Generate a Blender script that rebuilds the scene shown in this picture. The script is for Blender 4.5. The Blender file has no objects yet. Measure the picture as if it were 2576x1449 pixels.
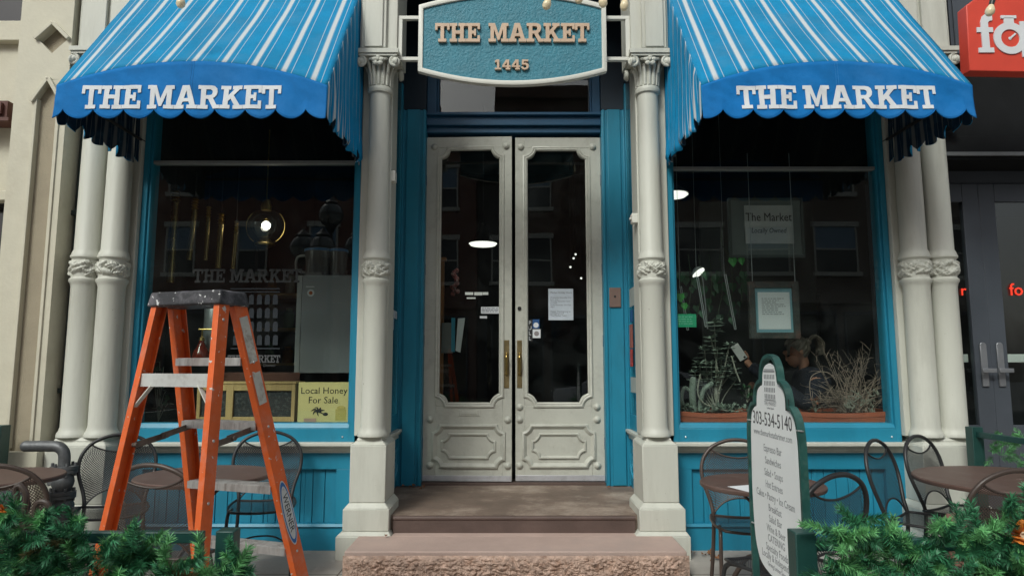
import bpy, bmesh, math, random
from mathutils import Vector, Matrix, noise
R = math.radians
rnd = random.Random(7)
scene = bpy.context.scene

# ---------------------------------------------------------------- camera, sky, sun, exposure
cam_d = bpy.data.cameras.new('camera'); cam = bpy.data.objects.new('camera', cam_d)
scene.collection.objects.link(cam); scene.camera = cam
PITCH = math.atan(0.117); CAMX = -0.016; CAMH = 1.4
cam.location = (CAMX, 0, CAMH); cam.rotation_euler = (math.pi/2 + PITCH, 0, 0)
cam_d.sensor_width = 36; cam_d.lens = 36*1700/2576
cam_d.clip_start = 0.05; cam_d.clip_end = 500

world = bpy.data.worlds.new('World'); scene.world = world; world.use_nodes = True
wn = world.node_tree; wn.nodes.clear()
w_out = wn.nodes.new('ShaderNodeOutputWorld'); w_bg = wn.nodes.new('ShaderNodeBackground')
w_sky = wn.nodes.new('ShaderNodeTexSky'); w_hs = wn.nodes.new('ShaderNodeHueSaturation')
SUN_EL, SUN_AZ = R(43), R(206)       # azimuth measured from +Y: the sun stands behind the camera
w_sky.sky_type = 'NISHITA'; w_sky.sun_disc = False; w_sky.sun_elevation = SUN_EL; w_sky.sun_rotation = SUN_AZ
w_sky.dust_density = 4.0; w_sky.air_density = 1.2
w_hs.inputs['Saturation'].default_value = 0.35     # an overcast sky has little colour
w_bg.inputs['Strength'].default_value = 0.10
wn.links.new(w_sky.outputs[0], w_hs.inputs['Color']); wn.links.new(w_hs.outputs[0], w_bg.inputs[0])
wn.links.new(w_bg.outputs[0], w_out.inputs[0])
sun_d = bpy.data.lights.new('sun', 'SUN'); sun = bpy.data.objects.new('sun', sun_d)
scene.collection.objects.link(sun)
sun_d.energy = 1.45; sun_d.angle = R(16); sun_d.color = (0.95, 1.0, 0.93)
sd = Vector((math.sin(SUN_AZ)*math.cos(SUN_EL), math.cos(SUN_AZ)*math.cos(SUN_EL), math.sin(SUN_EL)))
sun.rotation_euler = sd.to_track_quat('Z', 'Y').to_euler(); sun.location = (0, -4, 12)
vs = scene.view_settings
vs.view_transform = 'Standard'; vs.look = 'None'; vs.gamma = 1; vs.use_curve_mapping = False; vs.exposure = 0.30
scene.cycles.max_bounces = 8; scene.cycles.transparent_max_bounces = 24

# ---------------------------------------------------------------- measuring: photo point (2576 wide) at a depth -> place
F, CX, CY = 1700.0, 1288.0, 724.5
_s, _c = math.sin(PITCH), math.cos(PITCH)
def at(px, py, Y):
    u = (px-CX)/F; v = (py-CY)/F; t = Y/(_c+_s*v)
    return Vector((CAMX+u*t, Y, CAMH+(_s-_c*v)*t))

# ---------------------------------------------------------------- object helpers
COL = scene.collection
def tag(o, label=None, cat=None, group=None, kind=None):
    if label: o['label'] = label
    if cat: o['category'] = cat
    if group: o['group'] = group
    if kind: o['kind'] = kind
    return o
def thing(name, label, cat, loc=(0, 0, 0), rz=0.0, group=None):
    o = bpy.data.objects.new(name, None); COL.objects.link(o)
    o.empty_display_size = 0.1; o.location = loc; o.rotation_euler = (0, 0, rz)
    return tag(o, label, cat, group)
def dup(root, loc, rz, label, group=None):
    r = root.copy(); COL.objects.link(r); r.location = loc; r.rotation_euler = (0, 0, rz)
    r['label'] = label
    if group: r['group'] = group
    for ch in list(root.children):
        c = ch.copy(); COL.objects.link(c); c.parent = r
        for g in list(ch.children):
            d = g.copy(); COL.objects.link(d); d.parent = c
    return r

def smooth_path(pts, n=6, closed=False):
    P = [Vector(p) for p in pts]; out = []; m = len(P)
    rng = range(m if closed else m-1)
    for i in rng:
        if closed: a, b, c, d = P[(i-1) % m], P[i], P[(i+1) % m], P[(i+2) % m]
        else: a, b, c, d = P[max(i-1, 0)], P[i], P[i+1], P[min(i+2, m-1)]
        for k in range(n):
            t = k/n
            out.append(0.5*((2*b)+(c-a)*t+(2*a-5*b+4*c-d)*t*t+(3*b-a-3*c+d)*t**3))
    if not closed: out.append(P[-1].copy())
    return out

class MB:
    def __init__(s): s.v = []; s.f = []; s.uv = {}
    def add(s, vs, fs, uvs=None):
        b = len(s.v); s.v += [tuple(x) for x in vs]; s.f += [tuple(i+b for i in f) for f in fs]
        if uvs:
            for i, u in enumerate(uvs): s.uv[b+i] = u
        return s
    def box(s, x0, x1, y0, y1, z0, z1, M=None):
        x0, x1 = min(x0, x1), max(x0, x1); y0, y1 = min(y0, y1), max(y0, y1); z0, z1 = min(z0, z1), max(z0, z1)
        V = [(x0,y0,z0),(x1,y0,z0),(x1,y1,z0),(x0,y1,z0),(x0,y0,z1),(x1,y0,z1),(x1,y1,z1),(x0,y1,z1)]
        if M: V = [M @ Vector(v) for v in V]
        return s.add(V, [(0,3,2,1),(4,5,6,7),(0,1,5,4),(1,2,6,5),(2,3,7,6),(3,0,4,7)])
    def frustum(s, a, b, z0, z1):     # a, b = (x0,x1,y0,y1) at z0 and at z1
        V = [(a[0],a[2],z0),(a[1],a[2],z0),(a[1],a[3],z0),(a[0],a[3],z0),(b[0],b[2],z1),(b[1],b[2],z1),(b[1],b[3],z1),(b[0],b[3],z1)]
        return s.add(V, [(0,3,2,1),(4,5,6,7),(0,1,5,4),(1,2,6,5),(2,3,7,6),(3,0,4,7)])
    def beam(s, p, q, w, h, up=(0, 0, 1)):   # rectangular bar from p to q
        p, q = Vector(p), Vector(q); d = (q-p).normalized(); u = Vector(up)
        a = d.cross(u).normalized(); b = a.cross(d).normalized()
        V = []
        for c in (p, q):
            for i, j in ((-1,-1),(1,-1),(1,1),(-1,1)): V.append(c+a*(i*w/2)+b*(j*h/2))
        return s.add(V, [(0,3,2,1),(4,5,6,7),(0,1,5,4),(1,2,6,5),(2,3,7,6),(3,0,4,7)])
    def tube(s, pts, r, n=8, closed=False, flat=1.0):
        P = [Vector(p) for p in pts]; m = len(P)
        rr = r if isinstance(r, (list, tuple)) else [r]*m
        V = []; prev = None
        for i in range(m):
            if closed: t = P[(i+1) % m]-P[(i-1) % m]
            else: t = P[min(i+1, m-1)]-P[max(i-1, 0)]
            t.normalize()
            if prev is None:
                a = t.cross(Vector((0, 0, 1)))
                if a.length < 1e-3: a = t.cross(Vector((1, 0, 0)))
            else: a = prev-t*prev.dot(t)
            a.normalize(); prev = a; b = t.cross(a)
            for k in range(n):
                g = 2*math.pi*k/n; V.append(P[i]+(a*math.cos(g)+b*math.sin(g)*flat)*rr[i])
        Fc = []
        for i in range(m if closed else m-1):
            j = (i+1) % m
            for k in range(n):
                l = (k+1) % n; Fc.append((i*n+k, i*n+l, j*n+l, j*n+k))
        if not closed: Fc += [tuple(range(n-1, -1, -1)), tuple((m-1)*n+k for k in range(n))]
        return s.add(V, Fc)
    def lathe(s, prof, c=(0, 0, 0), n=24, cap=True, axis='z'):
        V = []; m = len(prof)
        for r, z in prof:
            for k in range(n):
                g = 2*math.pi*k/n; x, y = r*math.cos(g), r*math.sin(g)
                p = (x, y, z) if axis == 'z' else ((x, -z, y) if axis == '-y' else ((z, x, y) if axis == 'x' else (-z, y, x)))
                V.append((c[0]+p[0], c[1]+p[1], c[2]+p[2]))
        Fc = []
        for i in range(m-1):
            for k in range(n):
                l = (k+1) % n; Fc.append((i*n+k, i*n+l, (i+1)*n+l, (i+1)*n+k))
        if cap: Fc += [tuple(range(n-1, -1, -1)), tuple((m-1)*n+k for k in range(n))]
        return s.add(V, Fc)
    def ball(s, c, r, n=14, sc=(1, 1, 1)):
        m = n//2; V = []; Fc = []
        for i in range(1, m):
            a = math.pi*i/m
            for k in range(n):
                g = 2*math.pi*k/n
                V.append((c[0]+r*sc[0]*math.sin(a)*math.cos(g), c[1]+r*sc[1]*math.sin(a)*math.sin(g), c[2]+r*sc[2]*math.cos(a)))
        V += [(c[0], c[1], c[2]+r*sc[2]), (c[0], c[1], c[2]-r*sc[2])]; t, b = len(V)-2, len(V)-1
        for i in range(m-2):
            for k in range(n):
                l = (k+1) % n; Fc.append((i*n+k, (i+1)*n+k, (i+1)*n+l, i*n+l))
        for k in range(n):
            l = (k+1) % n; Fc += [(t, k, l), (b, (m-2)*n+l, (m-2)*n+k)]
        return s.add(V, Fc)
    def prism(s, out, f0, f1):        # a 2-D outline lifted by two mappings (front, back)
        n = len(out); V = [f0(*p) for p in out]+[f1(*p) for p in out]
        return s.add(V, [tuple(range(n)), tuple(range(2*n-1, n-1, -1))]+[(i, n+i, n+(i+1) % n, (i+1) % n) for i in range(n)])
    def mould(s, path, prof, fmap, closed=True):   # profile (inward offset, height) swept round a 2-D outline
        n = len(path); V = []
        nor = []
        for i in range(n):
            p = Vector(path[i]); a = Vector(path[(i-1) % n]); b = Vector(path[(i+1) % n])
            d1 = (p-a).normalized(); d2 = (b-p).normalized()
            n1 = Vector((-d1.y, d1.x)); n2 = Vector((-d2.y, d2.x)); m = n1+n2
            m = m/max(0.35, m.length*m.length)*2 if m.length > 1e-6 else n1
            nor.append(m)
        for o, h in prof:
            for i in range(n):
                q = Vector(path[i])+nor[i]*o; V.append(fmap(q.x, q.y, h))
        Fc = []
        for j in range(len(prof)-1):
            for i in range(n):
                k = (i+1) % n; Fc.append((j*n+i, j*n+k, (j+1)*n+k, (j+1)*n+i))
        return s.add(V, Fc)
    def grid(s, fn, nu, nv, uvf=None):
        V = []; U = []
        for j in range(nv+1):
            for i in range(nu+1):
                V.append(fn(i/nu, j/nv)); U.append(uvf(i/nu, j/nv) if uvf else (i/nu, j/nv))
        return s.add(V, [(j*(nu+1)+i, j*(nu+1)+i+1, (j+1)*(nu+1)+i+1, (j+1)*(nu+1)+i) for j in range(nv) for i in range(nu)], U)
    def build(s, name, m, parent=None, smooth=35, bevel=0.0, solid=0.0, fix=True):
        me = bpy.data.meshes.new(name); me.from_pydata(s.v, [], s.f); me.update()
        if s.uv:
            L = me.uv_layers.new(name='UVMap')
            for lp in me.loops:
                if lp.vertex_index in s.uv: L.data[lp.index].uv = s.uv[lp.vertex_index]
        if fix:
            bm = bmesh.new(); bm.from_mesh(me); bmesh.ops.recalc_face_normals(bm, faces=bm.faces); bm.to_mesh(me); bm.free()
        if smooth:
            me.polygons.foreach_set('use_smooth', [True]*len(me.polygons))
            me.set_sharp_from_angle(angle=R(smooth))
        me.materials.append(m)
        o = bpy.data.objects.new(name, me); COL.objects.link(o)
        if parent:
            o.parent = parent
        if bevel:
            b = o.modifiers.new('bevel', 'BEVEL'); b.width = bevel; b.segments = 2; b.limit_method = 'ANGLE'; b.angle_limit = R(40)
            b.harden_normals = False
        if solid:
            b = o.modifiers.new('thickness', 'SOLIDIFY'); b.thickness = solid; b.offset = 0
        return o
def local(o, root):      # o was modelled in world coordinates: keep it there under its (unrotated) root
    o.location = -Vector(root.location)
    return o

# ---------------------------------------------------------------- materials
MATS = {}
def mat(name, col, rough=0.55, metal=0.0, var=0.12, vscale=6.0, bump=0.0, bscale=60.0, stretch=None, spec=0.5,
        dirt=None, dscale=3.0, damt=0.35, island=0.0, emit=None, estr=0.0, coat=0.0):
    m = bpy.data.materials.new(name); m.use_nodes = True; nt = m.node_tree; N = nt.nodes; L = nt.links
    b = N['Principled BSDF']; b.inputs['Roughness'].default_value = rough; b.inputs['Metallic'].default_value = metal
    b.inputs['Specular IOR Level'].default_value = spec; b.inputs['Coat Weight'].default_value = coat
    tc = N.new('ShaderNodeTexCoord'); mp = N.new('ShaderNodeMapping'); L.new(tc.outputs['Object'], mp.inputs[0])
    if stretch: mp.inputs['Scale'].default_value = stretch
    n = N.new('ShaderNodeTexNoise'); n.inputs['Scale'].default_value = vscale; n.inputs['Detail'].default_value = 6; n.inputs['Roughness'].default_value = 0.65
    L.new(mp.outputs[0], n.inputs['Vector'])
    mx = N.new('ShaderNodeMix'); mx.data_type = 'RGBA'
    mx.inputs[6].default_value = (*[c*(1-var) for c in col], 1); mx.inputs[7].default_value = (*[min(1, c*(1+var)) for c in col], 1)
    rmp = N.new('ShaderNodeMapRange'); rmp.inputs[1].default_value = 0.3; rmp.inputs[2].default_value = 0.7
    L.new(n.outputs[0], rmp.inputs[0]); L.new(rmp.outputs[0], mx.inputs[0]); out = mx.outputs[2]
    if dirt:
        d = N.new('ShaderNodeTexNoise'); d.inputs['Scale'].default_value = dscale; d.inputs['Detail'].default_value = 9; d.inputs['Roughness'].default_value = 0.72
        L.new(mp.outputs[0], d.inputs['Vector'])
        dr = N.new('ShaderNodeMapRange'); dr.inputs[1].default_value = 0.5; dr.inputs[2].default_value = 0.72; dr.inputs[4].default_value = damt
        L.new(d.outputs[0], dr.inputs[0])
        m2 = N.new('ShaderNodeMix'); m2.data_type = 'RGBA'; m2.inputs[7].default_value = (*dirt, 1)
        L.new(dr.outputs[0], m2.inputs[0]); L.new(out, m2.inputs[6]); out = m2.outputs[2]
    if island:
        g = N.new('ShaderNodeNewGeometry'); hs = N.new('ShaderNodeHueSaturation')
        r1 = N.new('ShaderNodeMapRange'); r1.inputs[3].default_value = 1-island; r1.inputs[4].default_value = 1+island
        L.new(g.outputs['Random Per Island'], r1.inputs[0]); L.new(r1.outputs[0], hs.inputs['Value']); L.new(out, hs.inputs['Color']); out = hs.outputs[0]
    L.new(out, b.inputs['Base Color'])
    rv = N.new('ShaderNodeMapRange'); rv.inputs[3].default_value = max(0.02, rough-0.08); rv.inputs[4].default_value = min(1, rough+0.1)
    L.new(n.outputs[0], rv.inputs[0]); L.new(rv.outputs[0], b.inputs['Roughness'])
    if bump:
        n2 = N.new('ShaderNodeTexNoise'); n2.inputs['Scale'].default_value = bscale; n2.inputs['Detail'].default_value = 5
        L.new(mp.outputs[0], n2.inputs['Vector'])
        bp = N.new('ShaderNodeBump'); bp.inputs['Strength'].default_value = bump; bp.inputs['Distance'].default_value = 0.01
        L.new(n2.outputs[0], bp.inputs['Height']); L.new(bp.outputs[0], b.inputs['Normal'])
    if emit:
        b.inputs['Emission Color'].default_value = (*emit, 1); b.inputs['Emission Strength'].default_value = estr
    MATS[name] = m
    return m
def glass_mat(name, tint=(0.93, 0.97, 0.95), f0=0.045, rough=0.0):
    m = bpy.data.materials.new(name); m.use_nodes = True; nt = m.node_tree; N = nt.nodes; L = nt.links
    N.clear(); o = N.new('ShaderNodeOutputMaterial'); mx = N.new('ShaderNodeMixShader'); t = N.new('ShaderNodeBsdfTransparent'); g = N.new('ShaderNodeBsdfGlossy')
    t.inputs[0].default_value = (*tint, 1); g.inputs['Roughness'].default_value = rough
    lw = N.new('ShaderNodeLayerWeight'); lw.inputs[0].default_value = 0.5
    p = N.new('ShaderNodeMath'); p.operation = 'POWER'; p.inputs[1].default_value = 5
    r = N.new('ShaderNodeMapRange'); r.inputs[3].default_value = f0; r.inputs[4].default_value = 0.95
    L.new(lw.outputs['Facing'], p.inputs[0]); L.new(p.outputs[0], r.inputs[0]); L.new(r.outputs[0], mx.inputs[0])
    tc = N.new('ShaderNodeTexCoord'); nz = N.new('ShaderNodeTexNoise'); nz.inputs['Scale'].default_value = 1.1; nz.inputs['Detail'].default_value = 1
    bp = N.new('ShaderNodeBump'); bp.inputs['Strength'].default_value = 0.06; bp.inputs['Distance'].default_value = 0.02
    L.new(tc.outputs['Object'], nz.inputs['Vector']); L.new(nz.outputs[0], bp.inputs['Height']); L.new(bp.outputs[0], g.inputs['Normal'])
    L.new(t.outputs[0], mx.inputs[1]); L.new(g.outputs[0], mx.inputs[2])
    # a thin film of dust and smears, with grey haze of reflections painted in
    df = N.new('ShaderNodeBsdfDiffuse'); df.inputs[0].default_value = (.55, .6, .6, 1); sm = N.new('ShaderNodeTexNoise'); sm.inputs['Scale'].default_value = 3.0; sm.inputs['Detail'].default_value = 8; sm.inputs['Distortion'].default_value = 1.2
    L.new(tc.outputs['Object'], sm.inputs['Vector']); sr = N.new('ShaderNodeMapRange'); sr.inputs[1].default_value = .42; sr.inputs[2].default_value = .8; sr.inputs[3].default_value = .001; sr.inputs[4].default_value = .014
    L.new(sm.outputs[0], sr.inputs[0]); m3 = N.new('ShaderNodeMixShader'); L.new(sr.outputs[0], m3.inputs[0]); L.new(mx.outputs[0], m3.inputs[1]); L.new(df.outputs[0], m3.inputs[2]); L.new(m3.outputs[0], o.inputs[0])
    return m

def stripe_mat(name, blue, white):
    m = mat(name, blue, rough=0.8, var=0.16, vscale=3, bump=0.35, bscale=14, spec=0.25, dirt=(.10, .22, .32), dscale=2.2, damt=.35)
    nt = m.node_tree; N = nt.nodes; L = nt.links; b = N['Principled BSDF']
    src = b.inputs['Base Color'].links[0].from_socket
    uv = N.new('ShaderNodeUVMap'); sp = N.new('ShaderNodeSeparateXYZ'); L.new(uv.outputs[0], sp.inputs[0])
    fr = N.new('ShaderNodeMath'); fr.operation = 'FRACT'; L.new(sp.outputs[0], fr.inputs[0])
    cr = N.new('ShaderNodeValToRGB'); el = cr.color_ramp.elements; cr.color_ramp.interpolation = 'LINEAR'
    el[0].position = 0; el[0].color = (0, 0, 0, 1); el[1].position = 1; el[1].color = (0, 0, 0, 1)
    for p, v in ((.225,0),(.23,.75),(.246,.75),(.251,0),(.38,0),(.385,.14),(.41,.2),(.435,.92),(.555,.92),(.58,.2),(.605,.14),(.61,0),(.739,0),(.744,.75),(.76,.75),(.765,0)):
        e = el.new(p); e.color = (v, v, v, 1)
    L.new(fr.outputs[0], cr.inputs[0])
    mx = N.new('ShaderNodeMix'); mx.data_type = 'RGBA'; mx.inputs[7].default_value = (*white, 1)
    L.new(cr.outputs[0], mx.inputs[0]); L.new(src, mx.inputs[6]); L.new(mx.outputs[2], b.inputs['Base Color'])
    return m

CREAM = mat('cream_paint', (.56, .565, .50), .5, var=.06, vscale=4, bump=.15, bscale=35, stretch=(1, 1, .16), dirt=(.33, .32, .27), dscale=5, damt=.42)
STONE_CREAM = mat('neighbour_cream_paint', (.57, .54, .43), .6, var=.05, bump=.15, bscale=40, dirt=(.36, .31, .22), dscale=2, damt=.3)
TAN = mat('tan_stucco', (.33, .285, .205), .8, var=.08, vscale=5, bump=.35, bscale=120)
BLUE = mat('blue_paint', (.016, .228, .355), .42, var=.10, vscale=3, bump=.08, bscale=30, stretch=(1, 1, .3), dirt=(.02, .13, .19), dscale=5, damt=.45)
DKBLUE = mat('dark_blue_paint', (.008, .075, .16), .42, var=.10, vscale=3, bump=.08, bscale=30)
STRIPE = stripe_mat('striped_awning_cloth', (.003, .215, .43), (.55, .58, .59))
VAL = mat('blue_awning_cloth', (.003, .155, .45), .8, var=.18, vscale=5, bump=.35, bscale=18, spec=.25, dirt=(.05, .16, .34), dscale=2.5, damt=.4)
SHADE_CLOTH = stripe_mat('shaded_awning_cloth', (.002, .022, .05), (.13, .15, .16))  # same awning cloth, darkened in colour for the shade underneath
LETTER_WHITE = mat('white_lettering', (.66, .68, .70), .7, var=.04)
GOLD = mat('peach_gold_lettering', (.56, .40, .28), .45, var=.12, vscale=9)
PLAQUE = mat('plaque_teal', (.035, .20, .27), .55, var=.14, vscale=5, bump=.8, bscale=55)
WHITE = mat('white_paint', (.66, .66, .60), .45, var=.04)
DOORC = mat('door_cream_paint', (.52, .52, .46), .42, var=.06, vscale=4, bump=.14, bscale=30, dirt=(.27, .26, .22), dscale=6, damt=.45)
GLASS = glass_mat('window_glass', f0=.062)
BRASS = mat('aged_brass', (.46, .32, .11), .32, 1.0, var=.25, vscale=12)
BRASSD = mat('dull_brass_plate', (.26, .20, .10), .45, .8, var=.25, vscale=10)
ALU = mat('aluminium', (.55, .54, .53), .38, .75, var=.2, vscale=10, stretch=(3, 3, .6), dirt=(.16, .12, .10), dscale=7, damt=.8)
STEEL = mat('stainless_steel', (.50, .52, .53), .38, .6, var=.08, vscale=3, stretch=(6, 6, .4))
ORANGE = mat('orange_fibreglass', (.72, .125, .022), .42, var=.13, vscale=7, bump=.1, bscale=60, dirt=(.55, .42, .36), dscale=9, damt=.30)
def paint_splash(m, scale, thr, colr):
    nt = m.node_tree; N = nt.nodes; L = nt.links; b = N['Principled BSDF']; src = b.inputs['Base Color'].links[0].from_socket
    tc = N.new('ShaderNodeTexCoord'); v = N.new('ShaderNodeTexNoise'); v.inputs['Scale'].default_value = scale; v.inputs['Detail'].default_value = 3; v.inputs['Distortion'].default_value = 0.6
    L.new(tc.outputs['Object'], v.inputs['Vector'])
    r = N.new('ShaderNodeMapRange'); r.inputs[1].default_value = thr; r.inputs[2].default_value = thr+.02; L.new(v.outputs[0], r.inputs[0])
    mx = N.new('ShaderNodeMix'); mx.data_type = 'RGBA'; mx.inputs[7].default_value = (*colr, 1)
    L.new(r.outputs[0], mx.inputs[0]); L.new(src, mx.inputs[6]); L.new(mx.outputs[2], b.inputs['Base Color'])
paint_splash(ORANGE, 34, .685, (.62, .58, .54))
paint_splash(CREAM, 42, .755, (.20, .16, .12))
paint_splash(DOORC, 48, .75, (.20, .17, .13))
CAPM = mat('splattered_black_plastic', (.022, .022, .026), .5, var=.3, dirt=(.2, .19, .21), dscale=7, damt=.9)
paint_splash(CAPM, 38, .64, (.6, .6, .6))
GREENP = mat('dark_green_paint', (.012, .058, .05), .4, var=.15, vscale=5, bump=.08)
SIGNGREEN = mat('weathered_green_paint', (.014, .072, .062), .45, var=.4, vscale=9, dirt=(.13, .2, .17), dscale=10, damt=.5)
IRON = mat('black_iron', (.022, .022, .023), .42, var=.2, vscale=12, bump=.05)
BROWNM = mat('brown_metal', (.105, .062, .05), .5, var=.15, vscale=9, bump=.06, bscale=150, dirt=(.2, .15, .13), dscale=5, damt=.4)
BROWNF = mat('brown_iron', (.06, .042, .034), .4, var=.2, vscale=9)
PIPE = mat('galvanised_pipe', (.13, .135, .14), .5, .5, var=.3, vscale=8, bump=.3, bscale=30, dirt=(.25, .25, .25), dscale=6, damt=.4)
CONC = mat('pavement_concrete', (.36, .33, .295), .85, var=.12, vscale=2, bump=.4, bscale=50, dirt=(.2, .16, .13), dscale=1.4, damt=.5)
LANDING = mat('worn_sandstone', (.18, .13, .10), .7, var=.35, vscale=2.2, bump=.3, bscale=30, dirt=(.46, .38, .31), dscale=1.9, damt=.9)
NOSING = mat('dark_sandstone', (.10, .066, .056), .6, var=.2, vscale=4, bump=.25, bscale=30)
PINKS = mat('pink_sandstone', (.45, .33, .285), .85, var=.1, vscale=3, bump=.3, bscale=60, dirt=(.36, .29, .26), dscale=2, damt=.5)
ASPH = mat('asphalt', (.05, .05, .052), .9, var=.2, vscale=8, bump=.5, bscale=120)
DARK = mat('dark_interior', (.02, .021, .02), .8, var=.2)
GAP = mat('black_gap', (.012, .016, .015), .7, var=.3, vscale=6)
DKWOOD = mat('dark_wood', (.055, .026, .02), .5, var=.25, vscale=4, stretch=(.3, 6, 6))
PINE = mat('pale_pine', (.60, .40, .17), .6, var=.18, vscale=3, stretch=(6, 6, .5))
ORWOOD = mat('orange_wood', (.36, .15, .05), .55, var=.2, vscale=3, stretch=(6, 6, .5))
PAPER = mat('white_paper', (.70, .72, .74), .8, var=.03)
GREYINK = mat('grey_ink', (.25, .26, .27), .8, var=.1)
BLACKINK = mat('black_ink', (.02, .02, .02), .7, var=.1)
TERRA = mat('terracotta', (.40, .105, .055), .7, var=.12, vscale=6, bump=.15)
SOIL = mat('potting_soil', (.05, .035, .025), .95, var=.5, vscale=40, bump=1, bscale=60)
NEEDLE = mat('pine_needle', (.036, .18, .082), .5, var=.35, vscale=9, island=.55)
NEEDLE2 = mat('pale_pine_needle', (.13, .38, .14), .5, var=.3, vscale=9, island=.4)
LEAFG = mat('green_leaf', (.04, .30, .05), .45, var=.3, vscale=20)
SUCC = mat('grey_succulent', (.20, .25, .20), .55, var=.25, vscale=30, island=.3)
TWIG = mat('dry_twig', (.27, .20, .16), .7, var=.25, vscale=20, island=.4)
STEMW = mat('pale_stem', (.27, .27, .22), .65, var=.2, vscale=20)
DRYLEAF = mat('dry_leaf', (.22, .10, .045), .7, var=.4, vscale=20, island=.4)
SLATE = mat('slate_grey_paint', (.062, .072, .088), .45, var=.08, vscale=4, bump=.06)
RED = mat('red_sign_paint', (.66, .062, .034), .45, var=.06)
REDGLOW = mat('red_neon', (.6, .04, .02), .4, emit=(1, .05, .02), estr=.6)
BULB = mat('frosted_bulb', (.72, .62, .42), .25, var=.08, emit=(1, .75, .4), estr=.05)
LAMPON = mat('lit_lamp', (.9, .9, .85), .4, emit=(1, .97, .9), estr=1.1)
FILAMENT = mat('glowing_bulb', (.9, .9, .9), .3, emit=(1, .9, .75), estr=14)
CLEAR = glass_mat('clear_vessel_glass', (.86, .88, .87), .08)
BRICK = None
def base_of(o):
    v = Vector((0, 0, 0))
    while o: v += Vector(o.location); o = o.parent
    return v
def wb(mb, name, m, parent=None, **k):       # build a part that was modelled in place, under its thing
    if parent is not None:
        b = base_of(parent); mb.v = [(x-b.x, y-b.y, z-b.z) for x, y, z in mb.v]
    return mb.build(name, m, parent, **k)

# ---- lettering: slab-serif capitals as outlines, other text from the built-in font
GL = {
'T': (.9, [[(0,1),(.9,1),(.9,.64),(.75,.64),(.75,.83),(.56,.83),(.56,.16),(.70,.16),(.70,0),(.20,0),(.20,.16),(.34,.16),(.34,.83),(.15,.83),(.15,.64),(0,.64)]]),
'H': (1.0, [[(0,1),(.46,1),(.46,.84),(.36,.84),(.36,.60),(.64,.60),(.64,.84),(.54,.84),(.54,1),(1,1),(1,.84),(.87,.84),(.87,.16),(1,.16),(1,0),(.54,0),(.54,.16),(.64,.16),(.64,.43),(.36,.43),(.36,.16),(.46,.16),(.46,0),(0,0),(0,.16),(.13,.16),(.13,.84),(0,.84)]]),
'E': (.86, [[(0,1),(.86,1),(.86,.68),(.71,.68),(.71,.84),(.36,.84),(.36,.59),(.49,.59),(.49,.69),(.62,.69),(.62,.33),(.49,.33),(.49,.43),(.36,.43),(.36,.16),(.71,.16),(.71,.34),(.86,.34),(.86,0),(0,0),(0,.16),(.13,.16),(.13,.84),(0,.84)]]),
'M': (1.24, [[(0,1),(.40,1),(.62,.42),(.84,1),(1.24,1),(1.24,.84),(1.12,.84),(1.12,.16),(1.24,.16),(1.24,0),(.78,0),(.78,.16),(.90,.16),(.90,.68),(.68,.1),(.56,.1),(.34,.68),(.34,.16),(.46,.16),(.46,0),(0,0),(0,.16),(.12,.16),(.12,.84),(0,.84)]]),
'A': (1.1, [[(.36,1),(.70,1),(1.0,.16),(1.1,.16),(1.1,0),(.62,0),(.62,.16),(.75,.16),(.70,.30),(.40,.30),(.35,.16),(.48,.16),(.48,0),(0,0),(0,.16),(.10,.16)],[(.455,.45),(.645,.45),(.55,.78)]]),
'R': (1.04, [[(0,1),(.60,1),(.76,.97),(.87,.88),(.90,.74),(.87,.6),(.78,.5),(.70,.46),(.90,.16),(1.04,.16),(1.04,0),(.74,0),(.47,.43),(.36,.43),(.36,.16),(.48,.16),(.48,0),(0,0),(0,.16),(.13,.16),(.13,.84),(0,.84)],[(.36,.84),(.36,.59),(.56,.59),(.64,.63),(.67,.715),(.64,.80),(.56,.84)]]),
'K': (1.06, [[(0,1),(.46,1),(.46,.84),(.36,.84),(.36,.58),(.62,.84),(.54,.84),(.54,1),(1.0,1),(1.0,.84),(.88,.84),(.62,.58),(.92,.16),(1.06,.16),(1.06,0),(.60,0),(.60,.16),(.66,.16),(.47,.44),(.36,.33),(.36,.16),(.46,.16),(.46,0),(0,0),(0,.16),(.13,.16),(.13,.84),(0,.84)]]),
'1': (.62, [[(.20,1),(.44,1),(.44,.16),(.62,.16),(.62,0),(.04,0),(.04,.16),(.22,.16),(.22,.78),(.04,.72),(.04,.88)]]),
'4': (.78, [[(.36,1),(.64,1),(.64,.40),(.78,.40),(.78,.25),(.64,.25),(.64,.15),(.75,.15),(.75,0),(.32,0),(.32,.15),(.43,.15),(.43,.25),(0,.25),(0,.40)],[(.20,.40),(.43,.40),(.43,.74)]]),
'5': (.72, [[(.08,1),(.66,1),(.66,.82),(.26,.82),(.25,.65),(.40,.68),(.56,.63),(.68,.52),(.71,.34),(.66,.16),(.53,.04),(.34,-.01),(.15,.03),(.03,.14),(.01,.28),(.21,.29),(.24,.19),(.33,.15),(.43,.18),(.49,.27),(.49,.38),(.43,.48),(.33,.51),(.22,.47),(.06,.52)]]),
'f': (.62, [[(.62,1.30),(.62,1.08),(.52,1.06),(.46,1.0),(.46,.84),(.62,.84),(.62,.68),(.46,.68),(.46,.16),(.60,.16),(.60,0),(.06,0),(.06,.16),(.20,.16),(.20,.68),(.05,.68),(.05,.84),(.20,.84),(.20,1.04),(.28,1.22),(.42,1.31)]]),
}
DG = None
def curve_mesh(cu):
    o = bpy.data.objects.new('tmp', cu); COL.objects.link(o)
    dg = bpy.context.evaluated_depsgraph_get(); dg.update()
    me = bpy.data.meshes.new_from_object(o.evaluated_get(dg))
    bpy.data.objects.remove(o); bpy.data.curves.remove(cu)
    return me
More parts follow.
